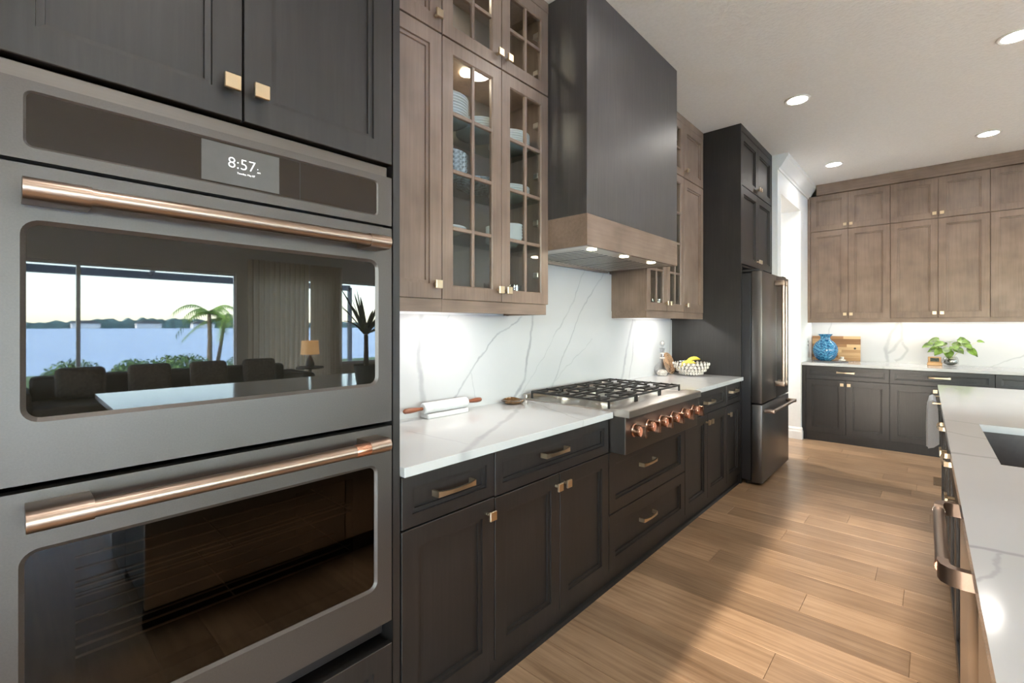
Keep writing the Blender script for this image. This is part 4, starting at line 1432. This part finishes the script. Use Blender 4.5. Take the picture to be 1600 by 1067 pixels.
# ================================================================== THINGS ON THE NEAR WORKTOP
# rolling pin on a marble rest
def pin():
    x0, y0, y1, zc, r = -1.765, 1.315, 1.590, CT + 0.048, 0.0265
    rest = G().box(x0 - 0.03, x0 + 0.03, y0 + 0.01, y1 - 0.01, CT, CT + 0.022, 0.004)
    solo('rolling_pin_rest', rest, 'pinmarble', 'low white marble rest under the rolling pin', 'rest')
    p_ = thing('rolling_pin', 'white marble rolling pin with red brown wooden handles', 'rolling pin', (x0, (y0 + y1) / 2, zc))
    L = (y1 - y0) / 2
    part('roller', G().lathe([(0.010, -L), (0.022, -L), (r, -L + 0.006), (r, L - 0.006), (0.022, L), (0.010, L)], 24, axis='Y'), 'pinmarble', p_, smooth=30)
    hp = [(0.007, 0.0), (0.0085, 0.006), (0.0075, 0.015), (0.0105, 0.04), (0.0125, 0.07), (0.011, 0.098), (0.006, 0.105), (0.0, 0.106)]
    for s_ in (-1, 1):
        g = G().lathe([(a, b) for a, b in hp], 14, axis='Y', cap=False)
        g.v = [(v[0], s_ * (v[1] + L), v[2]) for v in g.v]
        part('handle', g, 'pinwood', p_, smooth=50)
pin()
# amber spoon rest
d = thing('spoon_rest', 'shallow amber brown oval dish beside the rangetop', 'dish', (-1.745, 1.925, CT))
g = G()
n = 28
prof = [(0.0, 0.0), (0.045, 0.0), (0.062, 0.010), (0.070, 0.022), (0.066, 0.023), (0.056, 0.012), (0.040, 0.006), (0.0, 0.006)]
g.lathe(prof, n, cap=False)
g.v = [(v[0] * 0.95, v[1] * 1.05, v[2] + (0.004 * math.sin(3 * math.atan2(v[1], v[0])) if v[2] > 0.015 else 0)) for v in g.v]
part('bowl', g, 'shell', d, smooth=50)
# decanter
d = thing('decanter', 'clear cut crystal decanter with ball stopper on the worktop', 'decanter', (-1.752, 3.875, CT))
part('body', G().lathe([(0.0, 0.0), (0.045, 0.0), (0.064, 0.022), (0.070, 0.05), (0.064, 0.078), (0.042, 0.105), (0.024, 0.122), (0.019, 0.15), (0.017, 0.20), (0.021, 0.235), (0.026, 0.24), (0.020, 0.242), (0.013, 0.20), (0.014, 0.15), (0.0, 0.13)], 12, cap=False), 'crystal', d)
part('neck_rings', G().lathe([(0.0205, 0.150), (0.023, 0.156), (0.0205, 0.162)], 12, cap=False).lathe([(0.0185, 0.19), (0.021, 0.196), (0.0185, 0.202)], 12, cap=False), 'crystalw', d)
st = part('stopper', G().sphere((0, 0, 0.282), 0.026, 8, 6).lathe([(0.012, 0.235), (0.012, 0.262)], 8), 'crystal', d)
part('facets', G().sphere((0, 0, 0.282), 0.014, 6, 4), 'crystalw', st)
part('cut_base', G().lathe([(0.0, 0.004), (0.040, 0.004), (0.050, 0.03), (0.030, 0.05), (0.0, 0.055)], 8, cap=False), 'crystalw', d)
# woven round trivet leaning on the backsplash
tv = thing('rattan_trivet', 'round brown woven rattan trivet leaning behind the decanter', 'trivet', (-1.778, 4.075, CT + 0.096), 0)
for i in range(6):
    rr_ = 0.016 + i * 0.0155
    g = G()
    g.tube([(0, rr_ * math.cos(a), rr_ * math.sin(a)) for a in [2 * PI * k / 28 for k in range(29)]], 0.0072, 6, cap=False)
    part('coil', g, 'rattan', tv, smooth=60)
tv.rotation_euler = (0, R(-16), 0)
# crystal bowl with bananas
bw = thing('crystal_bowl', 'cut crystal fruit bowl beside the fridge panel', 'bowl', (-1.575, 4.068, CT))
R0, R1, Hb = 0.070, 0.150, 0.115
def bow_r(t):
    return R0 + (R1 - R0) * (math.sin(t * PI / 2) ** 0.8)
part('shell', G().lathe([(0.0, 0.004)] + [(bow_r(k / 8), 0.004 + Hb * (k / 8)) for k in range(9)] + [(bow_r(k / 8) - 0.006, 0.008 + Hb * (k / 8) * 0.97) for k in range(8, -1, -1)] + [(0.0, 0.010)], 30, cap=False), 'crystal', bw, smooth=50)
dm = G().sphere((0, 0, 0), 0.0125, 6, 4, (0.55, 1, 1.15)).mesh('facet', 'crystalw')
for row in range(4):
    t_ = 0.16 + row * 0.23
    rad = bow_r(t_)
    for k in range(26):
        a = 2 * PI * (k + 0.5 * (row % 2)) / 26
        part('facet', dm, None, bw, (rad * math.cos(a), rad * math.sin(a), 0.006 + Hb * t_), (0, 0, a))
for i, (dx, dy, rz) in enumerate(((-0.015, -0.055, 0.5), (0.02, -0.02, 0.9))):
    pts = [(-0.075 + 0.15 * k / 8, 0, 0.035 * math.sin(PI * k / 8)) for k in range(9)]
    rads = [0.005, 0.012, 0.016, 0.018, 0.0185, 0.018, 0.016, 0.011, 0.005]
    tag(part('banana', G().tube(pts, rads, 7), 'banana', None, (-1.575 + dx, 4.068 + dy, CT + 0.085 + i * 0.032), (R(15), R(-20), rz), 60), 'yellow banana in the crystal bowl' + (', upper one' if i else ', lower one by the decanter'), 'banana', 'bananas in the crystal bowl')

# ================================================================== CHINA IN THE GLASS CABINETS
def stack(kind, x, y, z, n, r, dz, labf, grp, mat='plate'):
    if kind == 'plate':
        me = G().lathe([(0.0, 0.0), (r * 0.6, 0.0), (r * 0.68, 0.004), (r, dz + 0.008), (r, dz + 0.011), (r * 0.66, 0.008), (0.0, 0.006)], 28, cap=False).mesh('plate', mat, 40)
    elif kind == 'bowl':
        me = G().lathe([(0.0, 0.0), (r * 0.45, 0.0), (r * 0.55, 0.008), (r * 0.85, 0.03), (r, 0.055), (r * 0.97, 0.055), (r * 0.8, 0.03), (r * 0.5, 0.012), (0.0, 0.008)], 28, cap=False).mesh('bowl', mat, 40)
    else:
        me = G().lathe([(0.0, 0.0), (r * 0.8, 0.0), (r, 0.01), (r, 0.09), (r * 0.95, 0.09), (r * 0.93, 0.012), (0.0, 0.008)], 20, cap=False).mesh('cup', mat, 40)
    ORD = ['lowest', 'second', 'third', 'fourth', 'fifth', 'sixth', 'seventh', 'eighth', 'ninth']
    for i in range(n):
        lab = labf
        if n > 1:
            pos = 'bottom ' if i == 0 else 'topmost ' if i == n - 1 else ORD[i] + ' lowest '
            lab = pos + labf
        tag(link(kind, me, None, (x, y, z + 0.0005 + i * dz)), lab, kind, grp)
xc = UP - 0.165
stack('plate', xc, 1.383, SH[2], 8, 0.118, 0.013, 'white plate in the tall stack on the top glass shelf', 'plates stacked on the top shelf by the ovens')
stack('plate', xc, 1.606, SH[2], 5, 0.112, 0.012, 'white plate in the lower stack on the top glass shelf', 'plates stacked behind the door split')
stack('plate', xc, 1.836, SH[2], 6, 0.112, 0.012, 'white plate stacked on the top glass shelf by the hood', 'plates stacked on the top shelf by the hood')
stack('bowl', xc, 1.380, SH[1], 4, 0.115, 0.022, 'blue patterned bowl stacked on the middle glass shelf', 'patterned bowls on the middle shelf', 'plate2')
stack('plate', xc, 1.606, SH[1], 3, 0.110, 0.012, 'blue patterned plate on the middle glass shelf', 'patterned plates on the middle shelf', 'plate2')
stack('plate', xc, 1.836, SH[1], 4, 0.112, 0.013, 'white plate stacked on the middle glass shelf by the hood', 'plates on the middle shelf by the hood')
stack('cup', xc, 1.735, SH[0], 1, 0.055, 0.02, 'white porcelain canister on the low glass shelf', 'canisters on the low shelf')
stack('bowl', xc, 1.85, SH[0], 5, 0.065, 0.016, 'white small bowl stacked on the low glass shelf', 'small bowls on the low shelf')
stack('plate', xc, 1.40, SH[0], 2, 0.095, 0.012, 'white plate on the low glass shelf', 'plates on the low shelf')
stack('cup', xc, 1.70, ZB + 0.018, 1, 0.04, 0.02, 'clear glass tumbler at the cabinet bottom by the door split', 'tumblers at the cabinet bottom', 'crystal')
stack('cup', xc + 0.02, 1.79, ZB + 0.018, 1, 0.04, 0.02, 'clear glass tumbler at the cabinet bottom in the middle', 'tumblers at the cabinet bottom', 'crystal')
stack('cup', xc, 1.88, ZB + 0.018, 1, 0.04, 0.02, 'clear glass tumbler at the cabinet bottom by the hood', 'tumblers at the cabinet bottom', 'crystal')
stack('cup', xc, 1.345, ZB + 0.018, 1, 0.04, 0.02, 'clear glass tumbler at the cabinet bottom by the solid door', 'tumblers at the cabinet bottom', 'crystal')
stack('cup', xc, 1.385, MID + 0.009, 1, 0.045, 0.02, 'small crystal cup in the top cabinet row', 'small cups in the top row', 'crystal')
stack('bowl', xc, 1.58, MID + 0.009, 1, 0.06, 0.02, 'small gold rimmed bowl in the top cabinet row', 'small bowls in the top row', 'crystalw')
for i, yy in enumerate((3.25, 3.34, 3.56, 3.66)):
    stack('cup', xc, yy, ZB + 0.018, 1, 0.035, 0.02, ['clear glass tumbler behind the first far glass door', 'clear glass tumbler near the split of the far glass doors', 'clear glass tumbler just past the far door split', 'clear glass tumbler next to the solid far door'][i], 'tumblers past the hood', 'crystal')
for y0, wd in ((1.47, 0.3), (3.3, 0.3)):
    solo('puck_light', G().lathe([(0.03, ZT - 0.026), (0.03, ZT - 0.018)], 16, (xc + 0.03, y0, 0)), 'lampwarm', 'small round puck light inside the glass cabinet ' + ('by the solid door' if y0 < 1.5 else 'by the hood' if y0 < 2 else 'past the hood'), 'light', group='puck lights in the glass cabinets')
    lamp('puck_lamp', 'AREA', (xc + 0.03, y0, ZT - 0.032), 0.6, (1, 0.86, 0.66), 0.05)
    solo('puck_light', G().lathe([(0.03, MID - 0.017), (0.03, MID - 0.009)], 16, (xc + 0.03, y0 + 0.03, 0)), 'lampwarm', 'small round puck light above the plates ' + ('by the solid door' if y0 < 1.5 else 'by the hood' if y0 < 2 else 'past the hood'), 'light', group='puck lights in the glass cabinets')
    lamp('puck_lamp', 'AREA', (xc + 0.03, y0 + 0.03, MID - 0.022), 0.7, (1, 0.9, 0.74), 0.05)

# ================================================================== THINGS ON THE FAR WORKTOP
cb_ = thing('cutting_board', 'striped acacia cutting board leaning behind the blue vase', 'cutting board', (-1.155, 7.026, CT + 0.002))
ns = 9
hh = 0.305 / ns
for i in range(ns):
    off = 0.0
    segs = [(0, 0.16 + 0.1 * random.random()), None]
    a_ = 0.10 + 0.3 * random.random()
    for (p0, p1) in ((0.0, a_), (a_, 0.50)):
        part('strip', G().box(p0 - (p0 + p1) / 2, p1 - (p0 + p1) / 2, 0, 0.022, 0, hh), 'board', cb_, ((p0 + p1) / 2, 0, i * hh))
part('hole', G().lathe([(0.012, -0.0012), (0.012, 0.001)], 14, (0.445, 0, 0.155), 'Y'), 'black', cb_)
cb_.rotation_euler = (R(-3), 0, 0)
d = solo('glass_tray', G().lathe([(0.0, 0.0), (0.17, 0.0), (0.185, 0.014), (0.18, 0.016), (0.165, 0.005), (0.0, 0.004)], 32, cap=False), 'tray', 'round silver tray under the blue vase', 'tray', (-0.93, 6.83, CT), smooth=40)
v = thing('vase', 'round blue swirled glass vase with flared neck', 'vase', (-0.985, 6.83, CT + 0.005))
part('body', G().lathe([(0.0, 0.0), (0.06, 0.0), (0.10, 0.03), (0.125, 0.08), (0.133, 0.13), (0.125, 0.18), (0.098, 0.228), (0.062, 0.256), (0.050, 0.275), (0.054, 0.30), (0.078, 0.328), (0.074, 0.329), (0.046, 0.30), (0.042, 0.275), (0.0, 0.25)], 36, cap=False), 'vase', v, smooth=60)
solo('candle_holder', G().lathe([(0.0, 0.0), (0.035, 0.0), (0.04, 0.02), (0.018, 0.03), (0.022, 0.055), (0.016, 0.056), (0.0, 0.03)], 16, cap=False), 'crystalw', 'small glass candle holder on the silver tray', 'candle holder', (-0.815, 6.83, CT + 0.005), smooth=40)
bx_ = thing('wooden_box', 'small wooden box with dark window beside the plant', 'box', (0.012, 6.90, CT))
part('body', G().box(-0.055, 0.055, -0.03, 0.03, 0.0, 0.095, 0.004), 'boxwood', bx_)
part('base', G().box(-0.062, 0.062, -0.037, 0.037, 0.0, 0.032, 0.004), 'boxwood', bx_)
part('window', G().box(-0.036, 0.036, -0.032, -0.0295, 0.044, 0.083), 'soil', bx_)
pp = thing('potted_plant', 'leafy green plant in round glass bowl on the far worktop', 'plant', (0.138, 6.86, CT))
part('glass_bowl', G().lathe([(0.0, 0.0), (0.05, 0.0), (0.066, 0.03), (0.068, 0.06), (0.06, 0.09), (0.052, 0.105), (0.049, 0.104), (0.058, 0.088), (0.064, 0.06), (0.06, 0.03), (0.0, 0.006)], 24, cap=False), 'crystal', pp, smooth=50)
part('pebbles', G().sphere((0, 0, 0.045), 0.055, 14, 8, (1, 1, 0.62)), 'soil', pp)
rr = random.Random(11)
leafdirs = [(-2.0, 0.04, 0.13), (-2.8, 0.07, 0.19), (0.5, 0.03, 0.17), (-0.8, 0.06, 0.13), (3.0, 0.10, 0.13), (-2.9, 0.155, 0.17), (-2.4, 0.10, 0.12), (2.6, 0.12, 0.225), (-1.2, 0.05, 0.15), (0.3, 0.07, 0.215), (0.7, 0.10, 0.235), (-0.3, 0.10, 0.19), (-1.7, 0.08, 0.10), (1.6, 0.06, 0.2), (2.0, 0.09, 0.17), (-0.1, 0.14, 0.13), (0.15, 0.215, 0.21)]
for az, rad, hz_ in leafdirs:
    c, s_ = math.cos(az), math.sin(az)
    tip = Vector((c * rad, s_ * rad * 0.6, 0.06 + hz_))
    stp = [Vector((0, 0, 0.06)), Vector((c * rad * 0.35, s_ * rad * 0.25, 0.06 + hz_ * 0.6)), tip]
    stem_o = part('stem', G().tube([q[:] for q in stp], 0.0025, 5), 'stemg', pp)
    L = 0.105 if rad < 0.2 else 0.06
    dr_ = Vector((c, s_ * 0.6 - 0.3, rr.uniform(-0.9, 0.3))).normalized()
    sd = dr_.cross(Vector((0, -0.9, 1))).normalized()
    upv = sd.cross(dr_).normalized()
    vs, fs = [], []
    for k in range(7):
        tt = k / 6
        wd = 0.036 * math.sin(PI * min(1, tt * 0.93 + 0.07)) ** 0.8 * (1.2 - 0.45 * tt) * (L / 0.095)
        c0 = tip + dr_ * (L * (tt - 0.15)) - Vector((0, 0, 0.025 * tt * tt))
        vs += [c0 + sd * wd + upv * 0.008, c0, c0 - sd * wd + upv * 0.008]
    for k in range(6):
        fs += [(k * 3, k * 3 + 1, k * 3 + 4, k * 3 + 3), (k * 3 + 1, k * 3 + 2, k * 3 + 5, k * 3 + 4)]
    part('leaf', G().add(vs, fs), 'leaf', pp, smooth=70)
o_ = thing('wall_outlet', 'white wall outlet at the end of the far worktop', 'outlet', (STUB, 6.78, 1.13))
part('plate', G().box(0.0, 0.006, -0.038, 0.038, -0.06, 0.06, 0.002), 'outlet', o_)
for z in (-0.022, 0.022):
    part('socket', G().box(0.0055, 0.0075, -0.017, 0.017, z - 0.014, z + 0.014, 0.001), 'pot', o_)
fv = thing('floor_register', 'small bronze floor vent past the island end', 'vent', (0.016, 5.44, 0.0))
part('frame', G().box(-0.015, 0.06, -0.14, 0.14, 0.0, 0.005, 0.002), 'vent', fv)
for k in range(9):
    part('slat', G().box(-0.008, 0.053, -0.12 + k * 0.027, -0.108 + k * 0.027, 0.0045, 0.007), 'vent', fv)

# ================================================================== LIVING ROOM (mirrored in the oven window)
def curtain(y0, y1, label):
    g = G()
    n = 60
    vs, fs = [], []
    for i in range(n):
        yy = y0 + (y1 - y0) * i / (n - 1)
        xx = ROOM_X - 0.14 + 0.035 * math.sin(i * 1.25) + 0.01 * math.sin(i * 0.37)
        vs += [(xx, yy, 0.03), (xx, yy, 2.62)]
    for i in range(n - 1):
        fs.append((2 * i, 2 * i + 1, 2 * i + 3, 2 * i + 2))
    g.add(vs, fs)
    o = solo('curtain', g, 'curtain', label, 'curtain', group='living room curtains', smooth=80)
curtain(3.10, 4.25, 'beige pleated curtain next to the lake window in the oven reflection')
curtain(4.30, 4.98, 'beige pleated curtain by the spiky plant in the oven reflection')
sf = thing('sofa', 'low dark sofa below the lake window in the oven reflection', 'sofa', (5.4, 0.2, 0))
part('base', G().rbox(-0.45, 0.45, 0.0, 3.0, 0.06, 0.42, 0.04), 'sofa', sf, smooth=50)
part('backrest', G().rbox(0.28, 0.50, 0.0, 3.0, 0.40, 0.72, 0.06), 'sofa', sf, smooth=50)
part('arm', G().rbox(-0.45, 0.48, -0.20, 0.0, 0.06, 0.60, 0.05), 'sofa', sf, smooth=50)
part('arm', G().rbox(-0.45, 0.48, 3.0, 3.2, 0.06, 0.60, 0.05), 'sofa', sf, smooth=50)
for k, y_ in enumerate((0.35, 1.05, 1.75, 2.45)):
    o = solo('sofa_cushion', G().rbox(-0.07, 0.07, -0.24, 0.24, -0.20, 0.20, 0.065, 4), 'cushion', ['patterned cushion at the dark end of the sofa', 'patterned cushion second along the sofa', 'patterned cushion third along the sofa', 'patterned cushion nearest the table lamp'][k], 'cushion', (5.53, 0.3 + y_, 0.63), (0, R(14), 0), group='sofa cushions', smooth=60)
st_ = thing('side_table', 'small dark side table under the glowing lamp', 'table', (6.4, 3.95, 0))
part('top', G().lathe([(0.24, 0.53), (0.25, 0.54), (0.25, 0.56), (0.24, 0.565)], 24), 'dark', st_)
part('leg', G().lathe([(0.03, 0.02), (0.03, 0.53)], 12), 'dark', st_)
part('base', G().lathe([(0.16, 0.0), (0.16, 0.02)], 24), 'dark', st_)
tl = thing('table_lamp', 'glowing drum shade table lamp in the oven reflection', 'lamp', (6.4, 3.95, 0.565))
part('base', G().lathe([(0.0, 0.0), (0.07, 0.0), (0.08, 0.05), (0.05, 0.15), (0.015, 0.22), (0.012, 0.26)], 16, cap=False), 'pot', tl, smooth=50)
part('lamp_shade', G().lathe([(0.17, 0.24), (0.15, 0.50)], 24, cap=False), 'shade', tl, smooth=60)

# ================================================================== OUTDOORS BEHIND THE LAKE WINDOW
struct('terrace', G().box(ROOM_X + 0.14, 11.0, -12, 14, -0.10, -0.04), 'white')
struct('lawn', G().box(11.0, 17.0, -40, 40, -0.30, -0.12), 'lawn')
struct('lake', G().box(17.0, 420, -500, 500, -0.60, -0.50), 'water')
struct('terrain', G().box(-60, 17.0, -80, REAR_Y - 0.3, -0.30, -0.10), 'lawn')
for k, (y0, y1, hh_) in enumerate(((-500, -190, 5.5), (-190, -60, 7.0), (-60, 40, 5.0), (40, 150, 7.5), (150, 500, 6.0))):
    g = G()
    rr = random.Random(k)
    n = 40
    poly = [(y0, -0.5)] + [(y0 + (y1 - y0) * i / n, hh_ * rr.uniform(0.6, 1.0)) for i in range(n + 1)] + [(y1, -0.5)]
    g.prism(poly, 420, 430, 'X')
    tag(part('far_shore', g, 'shore', None), kind='structure')
for k in range(4):
    y_ = 36 + k * 33
    hs_ = thing('far_house', ['pale far house across the lake mirrored beside the window frame', 'pale far house across the lake mirrored in the middle of the window', 'pale far house across the lake mirrored next to the palm', 'pale far house across the lake mirrored behind the curtain edge'][k], 'house', (412, y_, -0.5), 0, 'houses across the lake')
    part('wall', G().box(-4, 4, -7, 7, 0, 3.4), 'house', hs_)
    part('roof', G().prism([(-7.6, 3.4), (7.6, 3.4), (4, 5.4), (-4, 5.4)], -4.5, 4.5, 'X'), 'pot', hs_)
# lanai beams
ln = thing('lanai_frame', 'dark pool cage beams outside the lake window', 'frame', (0, 0, 0))
part('post', G().box(10.5, 10.6, -4.05, -3.95, -0.04, 2.5), 'darkframe', ln)
part('post', G().box(10.5, 10.6, 6.95, 7.05, -0.04, 2.5), 'darkframe', ln)
part('beam', G().box(10.5, 10.6, -4.0, 7.0, 2.40, 2.56), 'darkframe', ln)
for k in range(4):
    yk = 0.2 + k * 2.0
    part('rafter', G().tube([(10.55, yk, 2.5), (7.5, yk + 0.2, 3.6)], 0.045, 6), 'darkframe', ln)
# palm and bushes
pm = thing('palm_tree', 'small bright green palm outside the lake window in the oven reflection', 'tree', (16.0, 4.75, -0.12))
part('trunk', G().tube([(0, 0, 0), (0.05, 0.03, 1.0), (0.02, 0.0, 1.9)], [0.09, 0.07, 0.06], 8), 'bark', pm)
part('trunk', G().tube([(0.1, 0.25, 0), (0.15, 0.4, 0.9), (0.12, 0.5, 1.7)], [0.07, 0.055, 0.05], 8), 'bark', pm)
rr = random.Random(5)
for k in range(18):
    az = k * 2.39
    base = Vector((0.02, 0, 1.9)) if k % 2 else Vector((0.12, 0.5, 1.7))
    L = rr.uniform(0.9, 1.4)
    el = rr.uniform(0.1, 1.1)
    g = G()
    pts = []
    for i in range(9):
        tt = i / 8
        pts.append(base + Vector((math.cos(az) * L * tt * math.cos(el * 0.6), math.sin(az) * L * tt * math.cos(el * 0.6), L * (tt * math.sin(el) - 0.85 * tt * tt))))
    g.tube([q[:] for q in pts], [0.014 * (1 - 0.8 * i / 8) for i in range(9)], 5)
    vs, fs = [], []
    for i in range(1, 9):
        d_ = (pts[i] - pts[i - 1]).normalized()
        sd = d_.cross(Vector((0, 0, 1))).normalized()
        for s_ in (-1, 1):
            for q in (0.0, 0.5):
                p0 = pts[i - 1].lerp(pts[i], q)
                ll = 0.34 * (1 - 0.6 * i / 8)
                o = len(vs)
                vs += [p0 - d_ * 0.03, p0 + d_ * 0.03, p0 + sd * s_ * ll + d_ * 0.18 - Vector((0, 0, 0.14))]
                fs.append((o, o + 1, o + 2))
    g.add(vs, fs)
    part('frond', g, 'palm', pm)
for k, (bx0, by0, sz) in enumerate(((14.2, 1.2, 0.50), (14.9, 2.55, 0.42), (13.6, 3.1, 0.55), (15.0, 3.9, 0.5), (13.2, 5.0, 0.5))):
    rr = random.Random(40 + k)
    b0 = thing('garden_bush', ['leafy green bush outside the window, mirrored beside the window frame', 'leafy green bush outside the window, mirrored left of the middle', 'leafy green bush outside the window, mirrored before the palm trunks', 'leafy green bush outside the window, mirrored just left of the palm', 'leafy green bush outside the window, mirrored near the curtain'][k], 'bush', (bx0, by0, -0.12), 0, 'bushes by the lake')
    vs, fs = [], []
    for i in range(900):
        th, ph = rr.uniform(0, 2 * PI), math.acos(rr.uniform(-0.2, 1))
        r_ = sz * rr.uniform(0.55, 1.05)
        c = Vector((r_ * math.sin(ph) * math.cos(th), r_ * 1.3 * math.sin(ph) * math.sin(th), 0.15 * sz + r_ * math.cos(ph)))
        a1 = Vector((rr.uniform(-1, 1), rr.uniform(-1, 1), rr.uniform(-1, 1))).normalized() * 0.05
        a2 = Vector((rr.uniform(-1, 1), rr.uniform(-1, 1), rr.uniform(-1, 1))).normalized() * 0.03
        o = len(vs)
        vs += [c - a1, c + a2, c + a1, c - a2]
        fs.append((o, o + 1, o + 2, o + 3))
    f_ = part('foliage', G().add(vs, fs), 'bush', b0)
    part('stem', G().tube([(0, 0, 0), (0, 0, sz)], 0.03, 6), 'bark', b0)
